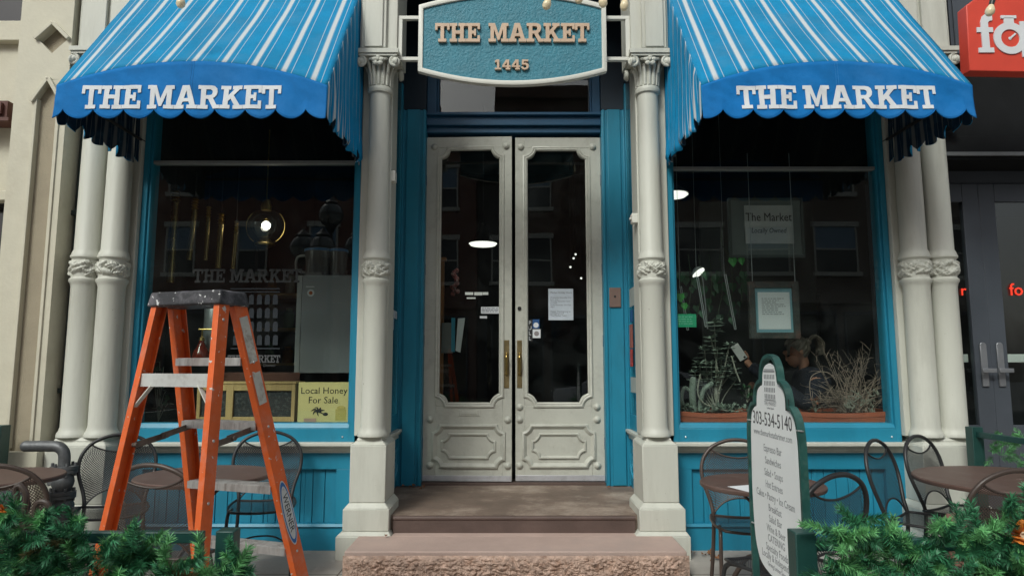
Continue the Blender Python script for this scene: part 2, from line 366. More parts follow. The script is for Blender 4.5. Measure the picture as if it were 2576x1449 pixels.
def mesh_to_mb(me, f):
    mb = MB(); mb.add([f(*v.co) for v in me.vertices], [tuple(p.vertices) for p in me.polygons]); bpy.data.meshes.remove(me); return mb
def slab(txt, depth=0.01, space=.34, gap=0.0, bevel=0.0):    # mesh one unit tall from z=0, returns (mesh, width)
    cu = bpy.data.curves.new('slab', 'CURVE'); cu.dimensions = '2D'; cu.fill_mode = 'BOTH'; cu.extrude = depth; cu.bevel_depth = bevel; cu.offset = -bevel
    x = 0
    for ch in txt:
        if ch == ' ': x += space; continue
        w, outs = GL[ch]
        for o in outs:
            sp = cu.splines.new('POLY'); sp.points.add(len(o)-1); sp.use_cyclic_u = True
            for i, (a, b) in enumerate(o): sp.points[i].co = (x+a, b, 0, 1)
        x += w+gap
    return curve_mesh(cu), x-gap
def slab_word(txt, x0, x1, z0, z1, fmap, depth=.004, **k):   # fmap(x, z, d): d = outward
    me, w = slab(txt, depth=1.0, **k)
    sx = (x1-x0)/w; sz = z1-z0
    return mesh_to_mb(me, lambda x, y, z: fmap(x0+x*sx, z0+y*sz, (z+1)*depth/2))
def text(txt, size, fmap, depth=.0008, align='CENTER', shear=0.0, line=1.0, res=2):
    cu = bpy.data.curves.new('text', 'FONT'); cu.body = txt; cu.size = size; cu.align_x = align; cu.extrude = 1.0; cu.shear = shear
    cu.resolution_u = res; cu.space_line = line
    me = curve_mesh(cu)
    return mesh_to_mb(me, lambda x, y, z: fmap(x, y, (z+1)*depth/2))
# ================================================================ ground
mb = MB(); mb.box(-30, 30, -3.2, 5.42, -.15, 0)
tag(mb.build('pavement', CONC), kind='structure')
# paving joints are shallow dark grooves in the pavement material
def add_joints(m, sx, sy):
    nt = m.node_tree; N = nt.nodes; L = nt.links; b = N['Principled BSDF']; src = b.inputs['Base Color'].links[0].from_socket
    tc = N.new('ShaderNodeTexCoord'); br = N.new('ShaderNodeTexBrick'); br.offset = 0; br.inputs['Scale'].default_value = 1
    br.inputs['Brick Width'].default_value = sx; br.inputs['Row Height'].default_value = sy; br.inputs['Mortar Size'].default_value = .006
    br.inputs['Color1'].default_value = (0, 0, 0, 1); br.inputs['Color2'].default_value = (0, 0, 0, 1); br.inputs['Mortar'].default_value = (1, 1, 1, 1)
    L.new(tc.outputs['Object'], br.inputs['Vector'])
    mx = N.new('ShaderNodeMix'); mx.data_type = 'RGBA'; mx.inputs[7].default_value = (.12, .1, .085, 1)
    L.new(br.outputs['Color'], mx.inputs[0]); L.new(src, mx.inputs[6]); L.new(mx.outputs[2], b.inputs['Base Color'])
add_joints(CONC, 1.2, 1.2)
mb = MB(); mb.box(-30, 30, -3.4, -3.2, -.16, .004)
tag(mb.build('kerb', mat('kerb_stone', (.33, .31, .29), .8, bump=.3), bevel=.015), kind='structure')
mb = MB(); mb.box(-60, 60, -60, -3.4, -.35, -.14)
tag(mb.build('road', ASPH), kind='structure')
mb = MB(); mb.box(-60, 60, -60, 60, -.6, -.36)
tag(mb.build('ground', ASPH), kind='structure')

# ================================================================ the corner shop front
B = thing('shop_building', 'cream and blue shop front with iron columns, two display windows and a recessed double door', 'building', (0, 5.4, 0))
def shaft_profile(r, z0, zr0, zr1, z1):
    p = [(r*1.24, z0), (r*1.24, z0+.012), (r*1.19, z0+.03), (r*1.08, z0+.045), (r*1.05, z0+.06), (r*1.0, z0+.075)]
    p += [(r*.985, zr0-.07), (r*1.02, zr0-.06), (r*1.06, zr0-.045), (r*1.16, zr0-.03), (r*1.16, zr0-.012), (r*1.02, zr0), (r*1.0, zr0+.01)]
    p += [(r*1.0, zr1-.01), (r*1.04, zr1), (r*1.17, zr1+.012), (r*1.17, zr1+.026), (r*1.10, zr1+.04), (r*1.06, zr1+.055), (r*.96, zr1+.075)]
    p += [(r*.90, z1-.05), (r*.90, z1-.03), (r*1.06, z1-.025), (r*1.1, z1-.01), (r*1.1, z1), (r*1.06, z1+.02), (r*.92, z1+.025)]
    return p
ZR0, ZR1, ZT = 2.09, 2.235, 3.63
def leaf_band(c, r, z0, z1, seed, nu=150, nv=26):
    g = random.Random(seed); leaves = []
    for k in range(40):
        a = 2*math.pi*(k+g.random()*.6)/40; z = z0+(z1-z0)*(.22+.56*g.random()); t = g.choice((-1, 1))*(.35+.5*g.random())+(0 if k % 2 else math.pi)
        leaves.append((a, z, t, .036+.018*g.random()))
    mb = MB()
    def fn(u, v):
        a = 2*math.pi*u; z = z0+(z1-z0)*v; h = 0
        for la, lz, t, s in leaves:
            da = (a-la+math.pi) % (2*math.pi)-math.pi
            x = da*r; y = z-lz; ct, st = math.cos(t), math.sin(t); p = (x*ct+y*st)/s; q = (-x*st+y*ct)/(s*.5)
            if abs(p) < 1:
                w = (1-p*p)*(1+.28*math.sin(p*13))         # lobed oak leaf with a midrib
                e = abs(q)/max(.05, w)
                if e < 1: h = max(h, (1-e**2.5)*.020*(1-.25*abs(p))+(.004 if e < .12 else 0)+.003*math.sin(p*20+abs(q)*6))
        edge = min(1, 8*min(v, 1-v)); rr = r+.001+h*edge
        return (c[0]+rr*math.cos(a), c[1]+rr*math.sin(a), z)
    mb.grid(fn, nu, nv); return mb
def spiral(c, ax, up, r, turns=1.7, n=34):
    out = []
    for i in range(n):
        t = i/(n-1); a = math.pi/2+turns*2*math.pi*t; rr = r*(1-.82*t)
        out.append(Vector(c)+ax*(rr*math.cos(a))+up*(rr*math.sin(a)))
    return out
def capital(cx, cy, z, half, parent, seed):
    mb = MB()
    mb.lathe([(.083, z), (.084, z+.06), (.088, z+.13), (.10, z+.19), (.115, z+.215), (.11, z+.222)], (cx, cy, 0), 28)
    za = z+.222
    mb.box(cx-half*.93, cx+half*.93, cy-half*.93, cy+half*.93, za, za+.02); mb.box(cx-half, cx+half, cy-half, cy+half, za+.0202, za+.055)
    for k in range(16):        # leaf fronds up the bell
        a = 2*math.pi*k/16
        p = [(cx+math.cos(a)*rr, cy+math.sin(a)*rr, zz) for rr, zz in ((.087, z+.01), (.089, z+.07), (.095, z+.12), (.112, z+.165), (.124, z+.16))]
        mb.tube(smooth_path(p, 3), [.008+.007*math.sin(math.pi*min(1, .15+i/13)) for i in range(13)], 6)
    for sx in (-1, 1):
        for sy in (-1, 1):
            ax = Vector((sx*.7, sy*.7, 0)); c = Vector((cx, cy, za-.044))+Vector((sx, sy, 0))*(half*.84)
            mb.tube(spiral(c, Vector((sx, 0, 0)) if sy < 0 else Vector((0, sy, 0)), Vector((0, 0, 1)), .044), .013, 8)
            mb.tube(spiral(c+Vector((sx*.012, 0, 0)), Vector((0, sy, 0)), Vector((0, 0, 1)), .036), .012, 8)
            mb.ball(c, .026, 10); mb.tube(smooth_path([c+Vector((-sx*.0, 0, .042)), c+Vector((-sx*.05, -sy*.03, .03)), Vector((cx+sx*.07, cy+sy*.07, z+.11))], 5), .014, 8)
    cap = wb(mb, 'capital', CREAM, parent)
    fl = MB()
    for k in range(5):
        a = math.pi/2+2*math.pi*k/5; fl.ball((cx+.03*math.cos(a), cy-half*.84, za-.034+.026*math.sin(a)), .024, 10, (1.1, .7, .8))
    fl.ball((cx, cy-half*.92, za-.03), .013, 8)
    for sx in (-1, 1): fl.ball((cx+sx*.052, cy-half*.78, za-.018), .022, 8, (1.5, .6, .6))
    wb(fl, 'carved_flower', CREAM, parent)
def column(cx, cy, r, seed, cap=True, label=None):
    mb = MB(); mb.lathe(shaft_profile(r, .875, ZR0, ZR1, ZT), (cx, cy, 0), 40)
    c = wb(mb, 'column', CREAM, B, smooth=40)
    if label: c['label'] = label
    wb(leaf_band((cx, cy), r*1.0, ZR0+.002, ZR1-.002, seed), 'carved_leaf_band', CREAM, c, smooth=60)
    if cap: capital(cx, cy, ZT+.02, .165, c, seed)
    return c
def pedestal(x0, x1, yf, side):
    """stepped block under an inner column, front at yf"""
    mb = MB(); yb = 5.6
    xi, xo = (x1, x0) if side < 0 else (x0, x1)
    mb.box(x0, x1, yf, yb, .395, .815)
    mb.frustum((x0-.035, x1+.035, yf-.03, yb-.001), (x0+.002, x1-.002, yf+.002, yb-.001), .355, .395)
    mb.box(x0-.037, x1+.037, yf-.032, yb+.001, .195, .355)
    mb.frustum((x0-.075, x1+.06, yf-.06, yb-.002), (x0-.037, x1+.037, yf-.032, yb-.002), .165, .195)
    mb.box(x0-.077, x1+.062, yf-.062, yb-.002, -.01, .165)
    mb.frustum((x0, x1, yf, yb), (x0+.035, x1-.035, yf+.03, yb), .815, .845)
    mb.frustum((x0+.035, x1-.035, yf+.03, yb), (x0+.05, x1-.05, yf+.045, yb), .845, .875)
    return mb
for s in (-1, 1):
    x0, x1 = sorted((s*1.235, s*.965))
    wb(pedestal(x0, x1, 5.2, s), 'pedestal', CREAM, B, bevel=.006)
    column(s*1.09, 5.30, .092, 11+s)
    # outer twin columns on one wide pedestal
    x0, x1 = sorted((s*3.5, s*3.045))
    mb = pedestal(x0, x1, 5.14, s)
    wb(mb, 'pedestal', CREAM, B, bevel=.006)
    column(s*3.362, 5.26, .098, 21+s); column(s*3.152, 5.26, .098, 31+s)
# piers behind and above the columns
mb = MB()
for s in (-1, 1):
    mb.box(s*1.245, s*1.0, 5.352, 5.6, .87, 4.0); mb.box(s*3.51, s*3.03, 5.33, 5.6, .87, 4.0)
    mb.box(s*1.245, s*.94, 5.18, 5.62, 3.93, 6.2); mb.box(s*1.225, s*1.025, 5.15, 5.178, 3.935, 6.2)
    mb.box(s*1.20, s*1.05, 5.135, 5.149, 3.94, 6.2)
    mb.box(s*3.50, s*3.0, 5.16, 5.62, 3.93, 6.2); mb.box(s*3.47, s*3.27, 5.13, 5.158, 3.935, 6.2); mb.box(s*3.24, s*3.04, 5.13, 5.158, 3.935, 6.2)
mb.box(-3.5, -1.245, 5.40, 5.62, 4.75, 6.2); mb.box(1.245, 3.5, 5.40, 5.62, 4.75, 6.2)
mb.box(-.94, .94, 5.35, 5.62, 5.1, 6.2)
wb(mb, 'upper_wall', CREAM, B, bevel=.006)

# ---- display windows (left and right), bulkheads, sills
GLASSES = []
for s, zt in ((-1, 3.073), (1, 3.022)):
    xi, xo = s*1.245, s*2.975
    fr = MB()
    fr.box(s*1.245, s*1.292, 5.375, 5.50, .82, 4.75)              # inner jamb
    fr.box(s*1.292, s*1.308, 5.395, 5.49, .93, 4.75)
    fr.box(s*3.0295, s*2.985, 5.375, 5.52, .82, 4.75); fr.box(s*2.985, s*2.965, 5.395, 5.51, .93, 4.75)
    fr.box(s*1.245, s*3.0294, 5.377, 5.51, .82, .925); fr.frustum((*sorted((s*1.292, s*2.985)), 5.378, 5.50), (*sorted((s*1.292, s*2.985)), 5.40, 5.50), .925, .965)
    fr.box(s*1.308, s*2.965, 5.40, 5.50, 4.3, 4.75)
    wf = wb(fr, 'window_frame', BLUE, B, bevel=.004)
    tr = MB(); tr.box(s*1.308, s*2.965, 5.40, 5.46, zt-.014, zt+.014); wb(tr, 'transom_bar', mat('grey_bar_%d' % (s+1), (.22, .24, .24), .5), wf, bevel=.003)
    g = MB(); g.box(s*1.306, s*2.967, 5.424, 5.43, .963, zt-.012); wb(g, 'pane', GLASS, wf, smooth=0)
    g = MB(); g.box(s*1.306, s*2.967, 5.424, 5.43, zt+.012, 4.32); wb(g, 'pane', GLASS, wf, smooth=0)
    for (px_, pz_) in ((s*1.34, .86), (s*2.95, .86)):
        scw = MB(); scw.ball((px_, 5.376, pz_), .008, 8); wb(scw, 'screw', STEEL, wf)
    # cream ledge moulding
    ld = MB(); a, b = sorted((s*1.245, s*3.04))
    ld.box(a, b, 5.30, 5.42, .795, .822); ld.box(a, b, 5.325, 5.42, .782, .7948); ld.box(a, b, 5.352, 5.42, .755, .7818); ld.box(a, b, 5.372, 5.42, .738, .7548)
    wb(ld, 'ledge', CREAM, B, bevel=.004)
    # bulkhead with recessed boarded panel
    bk = MB(); a, b = sorted((s*1.235, s*3.05))
    bk.box(a, b, 5.40, 5.55, .61, .7378); bk.box(a, b, 5.40, 5.55, -.01, .178)
    bk.frustum((a, b, 5.385, 5.55), (a, b, 5.40, 5.55), .178, .20)
    p0, p1 = sorted((s*1.385, s*2.90))
    bk.box(a, p0, 5.4, 5.55, .2, .61); bk.box(p1, b, 5.4, 5.55, .2, .61)
    w = p1-p0; n = 16; x = p0
    bk.box(p0, p1, 5.445, 5.55, .2, .61)
    for i in range(n):
        a0 = p0+w*i/n+.003; a1 = p0+w*(i+1)/n-.003
        bk.box(a0, a1, 5.433, 5.4449, .2002, .6098)
        if i % 3 == 1: bk.box(a0+.02, a0+.032, 5.4285, 5.4329, .2004, .6096)
    wb(bk, 'bulkhead_panel', BLUE, B, bevel=.004)

SHADE_NAVY = mat('porch_shade_navy', (.006, .02, .035), .5, var=.2)  # near-black colour standing in for shade high in the porch
# ---- recessed entrance: side walls with glass, posts, header, transom, ceiling
for s in (-1, 1):
    jb = MB(); X = s*1.10
    jb.box(X, s*1.22, 5.60, 6.5, .29, .7378)
    jw = wb(jb, 'side_bulkhead', BLUE, B, bevel=.004)
    # carved console on the side bulkhead
    cv = MB(); 
    path = [(5.70, .36), (6.40, .36), (6.40, .66), (5.70, .66)]
    cv.mould(path, [(0, 0), (0, .018), (.03, .022), (.045, .006), (.06, 0)], lambda a, b, h: (X-s*h, a, b))
    for k in range(3):
        sp = spiral((X-s*.01, 5.80+.24*k, .55), Vector((0, 1, 0)), Vector((0, 0, 1)), .075, 1.5); cv.tube(sp, .014, 7)
        cv.tube(smooth_path([(X-s*.01, 5.76+.24*k, .40), (X-s*.02, 5.84+.24*k, .44), (X-s*.02, 5.88+.24*k, .5), (X-s*.01, 5.95+.24*k, .44)], 5), .016, 7)
    wb(cv, 'carved_ornament', BLUE, jw)
    ld = MB(); ld.box(s*1.055, s*1.22, 5.605, 6.49, .795, .822); ld.box(s*1.07, s*1.22, 5.605, 6.49, .775, .7948); ld.box(s*1.085, s*1.22, 5.605, 6.49, .7385, .7748)
    wb(ld, 'ledge', CREAM, B, bevel=.004)
    fr = MB()
    fr.box(s*1.098, s*1.20, 5.602, 6.5, .822, .965)
    fr.box(s*1.098, s*1.20, 5.602, 5.66, .965, 4.199); fr.box(s*1.098, s*1.20, 6.43, 6.5, .965, 4.199)
    wf = wb(fr, 'side_window_frame', BLUE, B, bevel=.004)
    g = MB(); g.box(s*1.104, s*1.110, 5.655, 6.435, .963, 4.205); wb(g, 'pane', GLASS, wf, smooth=0)
    ps = MB(); ps.box(s*1.20, s*.872, 6.502, 6.75, .29, 3.95); ps.box(s*1.06, s*.93, 6.484, 6.5018, .30, 3.95); ps.box(s*1.105, s*1.085, 6.488, 6.5018, .30, 3.95); ps.box(s*.905, s*.88, 6.488, 6.5018, .30, 3.95)
    wb(ps, 'door_post', BLUE, B, bevel=.006)
    ps = MB(); ps.box(s*1.20, s*.872, 6.50, 6.75, 3.951, 5.15); ps.box(s*1.097, s*1.20, 5.603, 6.499, 4.2, 5.15); wb(ps, 'shaded_upper_panel', SHADE_NAVY, B, bevel=.004)  # tops of posts and side walls, recess shade put into the colour
hd = MB(); hd.box(-.872, .872, 6.56, 6.75, 3.735, 3.80); hd.box(-.872, .872, 6.52, 6.75, 3.80, 3.845); hd.box(-.872, .872, 6.54, 6.75, 3.845, 3.90); hd.box(-.872, .872, 6.50, 6.75, 3.90, 3.93)
wb(hd, 'door_header', DKBLUE, B, bevel=.005)
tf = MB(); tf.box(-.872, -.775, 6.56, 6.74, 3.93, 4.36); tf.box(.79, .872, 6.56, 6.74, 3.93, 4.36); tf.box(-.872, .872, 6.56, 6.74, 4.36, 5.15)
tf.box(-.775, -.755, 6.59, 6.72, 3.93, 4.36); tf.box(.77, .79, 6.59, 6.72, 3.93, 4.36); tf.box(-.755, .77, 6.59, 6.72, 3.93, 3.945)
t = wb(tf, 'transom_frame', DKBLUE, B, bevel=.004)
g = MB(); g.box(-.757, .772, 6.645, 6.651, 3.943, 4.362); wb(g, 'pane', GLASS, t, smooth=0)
ce = MB(); ce.box(-1.24, 1.24, 5.62, 7.0, 5.15, 5.2); wb(ce, 'porch_ceiling', SHADE_NAVY, B)

# ---- doors
DZ0, DZ1 = .325, 3.70
def notched(w0, w1, z0, z1, r, n=6, cw=False):
    """rectangle whose corners are bitten out by quarter circles"""
    out = []
    for cx, cz, a0 in ((w1, z0, 180), (w1, z1, 270), (w0, z1, 0), (w0, z0, 90)):
        seq = [(cx+r*math.cos(R(a0-90*i/n)), cz+r*math.sin(R(a0-90*i/n))) for i in range(n+1)]
        out += seq
    return out
def chamf(w0, w1, z0, z1, r): return [(w0+r, z0), (w1-r, z0), (w1, z0+r), (w1, z1-r), (w1-r, z1), (w0+r, z1), (w0, z1-r), (w0, z0+r)]
def make_door(hx, s, ang, label):
    """leaf hinged at hx, extending in direction s, local frame: x along leaf, y back"""
    W = .855
    d = bpy.data.objects.new('door', None)
    mb = MB(); X = lambda a: s*a
    w0, w1, gz0, gz1 = .15, .735, 1.06, 3.56
    T0, T1 = 0, .045
    mb.box(X(0), X(w0-.03), T0, T1, DZ0, DZ1); mb.box(X(w1+.03), X(W), T0, T1, DZ0, DZ1)
    mb.box(X(w0-.03), X(w1+.03), T0+.0006, T1, DZ0, gz0-.03); mb.box(X(w0-.03), X(w1+.03), T0+.0006, T1, gz1+.03, DZ1)
    fmap = lambda a, b, h: (X(a), T0-h, b)
    # corner blocks that make the notched opening
    for cx, cz, sx, sz in ((w0, gz0, 1, 1), (w1, gz0, -1, 1), (w1, gz1, -1, -1), (w0, gz1, 1, -1)):
        n = 8; r = .082; arc = [(cx+sx*r*math.cos(R(90*i/n)), cz+sz*r*math.sin(R(90*i/n))) for i in range(n+1)]
        out = [(cx-sx*.03, cz-sz*.03), (cx+sx*r, cz-sz*.03)]+arc+[(cx-sx*.03, cz+sz*r)]
        mb.prism(out, lambda a, b: (X(a), T0+.0003, b), lambda a, b: (X(a), T1, b))
    root = mb
    o = root.build('door', DOORC, None, bevel=.003)
    o.parent = B; o.location = Vector((hx, 6.60, 0))-Vector(B.location); o.rotation_euler = (0, 0, ang); o['label'] = label
    # mouldings
    ml = MB()
    big = notched(w0-.045, w1+.045, gz0-.045, gz1+.045, .095, 8)
    prof = [(0, 0), (.002, .012), (.014, .018), (.026, .012), (.034, .016), (.045, .010), (.05, 0)]
    ml.mould(big, prof, fmap)
    ml.build('glazing_moulding', DOORC, o, smooth=50)
    pl = MB()
    a0, a1, b0, b1 = .115, .765, .475, .83
    pl.mould(notched(a0-.03, a1+.03, b0-.03, b1+.03, .075, 6), [(0, 0), (.004, .018), (.02, .026), (.036, .014), (.046, .004), (.05, 0)], fmap)
    pl.mould(notched(a0+.06, a1-.06, b0+.055, b1-.055, .07, 6), [(0, 0), (.006, .016), (.016, .018), (.03, .004), (.032, 0)], fmap)
    pl.build('panel_moulding', DOORC, o, smooth=50)
    for cx, cz in ((.07, .47), (.815, .47), (.07, .90), (.815, .90), (.075, 3.60), (.80, 3.60)) + (((.07, 1.02), (.815, 1.02)) if s < 0 else ()):
        rb = MB(); rb.lathe([(.034, 0), (.034, .006), (.028, .014), (.02, .02), (.012, .026), (.001, .028)], (X(cx), T0-.0005, cz), 18, True, '-y'); rb.build('rosette', DOORC, o)
    g = MB(); g.box(X(w0-.02), X(w1+.02), .02, .026, gz0-.02, gz1+.02); g.build('pane', GLASS, o, smooth=0)
    k = MB(); k.box(X(.002), X(W-.002), -.008, -.0008, DZ0+.001, DZ0+.055); k.build('kick_strip', mat('worn_metal_strip', (.55, .55, .58), .4, .4, dirt=(.2, .2, .2), dscale=9), o, bevel=.002)
    for hz in (.62, 1.6, 2.3, 3.2):
        h = MB(); h.box(X(-.012), X(.004), -.012, .02, hz, hz+.11); h.build('hinge', DKBLUE, o, bevel=.002)
    return o
DOORL = make_door(-.872, 1, R(-2.2), 'left door leaf with letter slot, standing slightly ajar')
DOORR = make_door(.872, -1, 0, 'right door leaf with paper notices on its glass')
for o, s, x in ((DOORL, 1, .805), (DOORR, -1, .815)):
    p = MB(); p.box(s*(x-.024), s*(x+.024), -.006, -.001, 1.20, 1.66); 
    pp = p.build('push_plate', BRASSD, o, bevel=.003)
    for zz in (1.215, 1.645):
        for q in (-.015, .015):
            sc = MB(); sc.ball((s*(x+q), -.007, zz), .004, 6)
            sc.build('screw', BRASS, o)
    h = MB(); h.tube(smooth_path([(s*x, -.006, 1.345), (s*x, -.05, 1.36), (s*x, -.055, 1.40), (s*x, -.055, 1.47), (s*x, -.05, 1.51), (s*x, -.006, 1.525)], 6), [.0085]*9+[.012]*13+[.0085]*9, 10)
    h.ball((s*x, -.012, 1.335), .014); h.ball((s*x, -.012, 1.53), .014)
    h.build('handle', BRASS, o)
lk = MB(); lk.lathe([(.019, 0), (.019, .008), (.015, .012), (.001, .012)], (-.815, -.001, 1.97), 18, True, '-y'); lk.build('lock', IRON, DOORR)
ms = MB(); ms.box(.35, .545, -.006, -.0008, .935, .995); ms.box(.375, .52, -.011, -.0062, .95, .98); ms.build('letter_slot', DOORC, DOORL, bevel=.003)
# threshold
th = MB(); th.box(-.872, .872, 6.55, 6.78, .29, .318); wb(th, 'threshold', NOSING, B, bevel=.004)
# ---- interior shell of the shop
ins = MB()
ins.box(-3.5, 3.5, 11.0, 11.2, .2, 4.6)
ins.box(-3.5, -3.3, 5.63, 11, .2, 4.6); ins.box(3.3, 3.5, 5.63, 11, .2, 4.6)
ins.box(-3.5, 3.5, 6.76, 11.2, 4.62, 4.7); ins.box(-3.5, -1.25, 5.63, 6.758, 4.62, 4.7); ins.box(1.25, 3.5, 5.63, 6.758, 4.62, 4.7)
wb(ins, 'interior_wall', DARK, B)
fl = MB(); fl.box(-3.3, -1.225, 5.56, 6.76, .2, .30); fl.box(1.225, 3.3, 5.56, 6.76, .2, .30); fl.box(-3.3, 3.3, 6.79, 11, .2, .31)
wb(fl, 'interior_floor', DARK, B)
# window seats behind the glass
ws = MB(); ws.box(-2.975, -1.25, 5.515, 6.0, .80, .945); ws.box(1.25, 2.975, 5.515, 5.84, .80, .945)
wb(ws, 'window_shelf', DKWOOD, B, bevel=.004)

# ---- steps
st = thing('stone_step', 'pink sandstone kerb step with rough split face below the shop door', 'step', (0, 4.95, 0))
tp = MB(); tp.box(-1.143, 1.16, 4.715, 5.136, .01, .172); tp.box(-.90, .90, 5.136, 5.24, .01, .1718)
wb(tp, 'tread', PINKS, st, bevel=.008)
rf = MB()
def rough(u, v):
    x = -1.148+2.318*u; z = -.02+.17*v
    f = 1-math.exp(-9*(1-v)); e = min(1, 30*min(u, 1-u))
    q = noise.noise(Vector((x*9, z*12, 1)))*.45+abs(noise.noise(Vector((x*24+z*9, z*34, 5))))*.75+abs(noise.noise(Vector((x*52, z*70, 9))))*.4+noise.noise(Vector((x*120, z*130, 9)))*.12
    return (x, 4.70-.004-(q+.35)*.04*f*e, z)
rf.grid(rough, 420, 34)
PINKR = mat('split_sandstone', (.42, .295, .235), .9, var=.45, vscale=18, bump=1.0, bscale=60, dirt=(.24, .125, .075), dscale=16, damt=.85)
wb(rf, 'split_face', PINKR, st, smooth=25)
ld = thing('door_step', 'brown stone landing with dark rounded nosing in front of the shop doors', 'step', (0, 5.9, 0))
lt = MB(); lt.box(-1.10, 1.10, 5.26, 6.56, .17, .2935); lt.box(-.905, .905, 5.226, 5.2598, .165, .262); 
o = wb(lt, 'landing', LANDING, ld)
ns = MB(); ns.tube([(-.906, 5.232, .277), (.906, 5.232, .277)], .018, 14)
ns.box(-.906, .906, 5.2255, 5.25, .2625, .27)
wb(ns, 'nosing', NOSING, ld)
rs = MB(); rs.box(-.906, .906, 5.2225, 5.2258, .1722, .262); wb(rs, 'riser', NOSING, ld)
# ================================================================ buildings on either side
def brick_mat(name, a, b, mortar, scale):
    m = mat(name, a, .9, var=.15); nt = m.node_tree; N = nt.nodes; L = nt.links; p = N['Principled BSDF']
    tc = N.new('ShaderNodeTexCoord'); mp = N.new('ShaderNodeMapping'); mp.inputs['Rotation'].default_value = (R(90), 0, 0); L.new(tc.outputs['Object'], mp.inputs[0])
    br = N.new('ShaderNodeTexBrick'); br.inputs['Scale'].default_value = scale; br.inputs['Brick Width'].default_value = .22; br.inputs['Row Height'].default_value = .075; br.inputs['Mortar Size'].default_value = .01
    br.inputs['Color1'].default_value = (*a, 1); br.inputs['Color2'].default_value = (*b, 1); br.inputs['Mortar'].default_value = (*mortar, 1)
    L.new(mp.outputs[0], br.inputs['Vector']); L.new(br.outputs[0], p.inputs['Base Color'])
    return m
BRICK = brick_mat('red_brick', (.22, .085, .055), (.14, .055, .04), (.2, .17, .15), 1.0)
DKGLASS = mat('dark_window_glass', (.012, .014, .016), .06, var=.1, spec=.6)
SKY_BLIND = mat('sky_tinted_blind', (.16, .26, .36), .3)  # blinds coloured with the pale blue of sky mirrored in the panes
LB = thing('stucco_building', 'cream stucco building with a tan arched inset and diamond ornament beside the shop', 'building', (-4.6, 5.3, 0))
ml = MB()
x0, x1 = -3.945, -3.525; yf = 5.12
# pilaster front with a pointed inset panel and a diamond: front skin built round the openings
xl, xr = -3.765, -3.585; zt, zp = 3.50, 3.655; xm = (xl+xr)/2
dz, dr = 3.99, .115
ml.box(x0, xl, yf, 5.6, .78, 3.66); ml.box(xr, x1, yf, 5.6, .78, 3.66)
ml.box(xl, xr, yf+.045, 5.6, .78, 3.66)
ml.prism([(xl, zt), (xm, zp), (xl, 3.66)], lambda a, b: (a, yf, b), lambda a, b: (a, yf+.05, b))
ml.prism([(xr, zt), (xr, 3.66), (xm, zp)], lambda a, b: (a, yf, b), lambda a, b: (a, yf+.05, b))
F0 = lambda a, b: (a, yf, b); F1 = lambda a, b: (a, yf+.06, b)
ml.prism([(x0, 3.66), (xm, 3.66), (xm, dz-dr), (xm-dr, dz), (x0, dz)], F0, F1); ml.prism([(xm, 3.66), (x1, 3.66), (x1, dz), (xm+dr, dz), (xm, dz-dr)], F0, F1)
ml.prism([(x0, dz), (xm-dr, dz), (xm, dz+dr), (xm, 4.32), (x0, 4.32)], F0, F1); ml.prism([(xm, dz+dr), (xm+dr, dz), (x1, dz), (x1, 4.32), (xm, 4.32)], F0, F1)
ml.box(x0, x1, yf+.0605, 5.6, 3.66, 6.0)
ml.box(x0, x1, yf, yf+.06, 4.32, 6.0)
for k in range(6): 
    if k < 3: ml.box(x0+.05, x1-.012, yf-.03, yf-.0005, 4.36+.075*k, 4.405+.075*k)
ml.box(x0-.03, x1+.02, yf-.05, 5.6, .56, .78); ml.box(x0-.06, x1+.05, yf-.08, 5.6, -.01, .56)
p = wb(ml, 'pilaster', STONE_CREAM, LB)
ar = MB(); wz = .055
for a, b in (((xl-.03, zt-.03), (xm, zp+.01)), ((xm, zp+.01), (xr+.03, zt-.03))): ar.beam((a[0], yf-.012, a[1]), (b[0], yf-.012, b[1]), .03, .035, (0, 1, 0))
for a, b in (((xm-dr-.02, dz), (xm, dz+dr+.02)), ((xm, dz+dr+.02), (xm+dr+.02, dz))): ar.beam((a[0], yf-.012, a[1]), (b[0], yf-.012, b[1]), .03, .035, (0, 1, 0))
ar.box(xl-.014, xl+.012, yf-.012, yf+.044, .80, zt); ar.box(xr-.012, xr+.014, yf-.012, yf+.044, .80, zt)
wb(ar, 'panel_moulding', STONE_CREAM, p, bevel=.004)
tn = MB(); tn.box(xl, xr, yf+.035, yf+.0448, .78, zt+.1); tn.prism([(xm-dr, dz), (xm, dz-dr), (xm+dr, dz), (xm, dz+dr)], lambda a, b: (a, yf+.052, b), lambda a, b: (a, yf+.0603, b))
wb(tn, 'inset_panel', TAN, p, smooth=0)
w = MB(); w.box(-8, x0, 5.35, 5.8, 0, 1.9); w.box(-8, x0, 5.32, 5.8, 2.75, 4.25); w.box(-8, x0, 5.25, 5.8, 4.05, 4.22); w.box(-8, x0, 5.36, 5.8, 5.6, 6)
w.box(-8, x0-.001, 5.27, 5.34, 2.72, 2.80)
wb(w, 'wall', STONE_CREAM, LB, bevel=.006)
w = MB(); w.box(-8, x0, 5.5, 5.55, 1.9, 2.75); w.box(-8, x0, 5.5, 5.55, 4.25, 5.6); wb(w, 'window', DKGLASS, LB, smooth=0)
bx = MB(); bx.box(-4.16, -4.02, 5.16, 5.30, 3.36, 3.50); bx.box(-4.5, -3.99, 5.14, 5.31, 3.33, 3.358); bx.box(-4.13, -4.05, 5.13, 5.165, 3.385, 3.475)
tag(bx.build('wall_bracket', mat('rusty_brown_paint', (.10, .035, .025), .6)), 'rusty brown square bracket sticking out of the cream wall at the left edge', 'bracket')
dp = MB(); dp.box(-3.53, -3.44, 5.34, 5.6, 0, 6)
dp.tube([(-3.485, 5.31, .02), (-3.485, 5.31, 6)], .03, 12)
for z in (1.2, 2.6, 3.9): dp.box(-3.527, -3.443, 5.27, 5.33, z, z+.04)
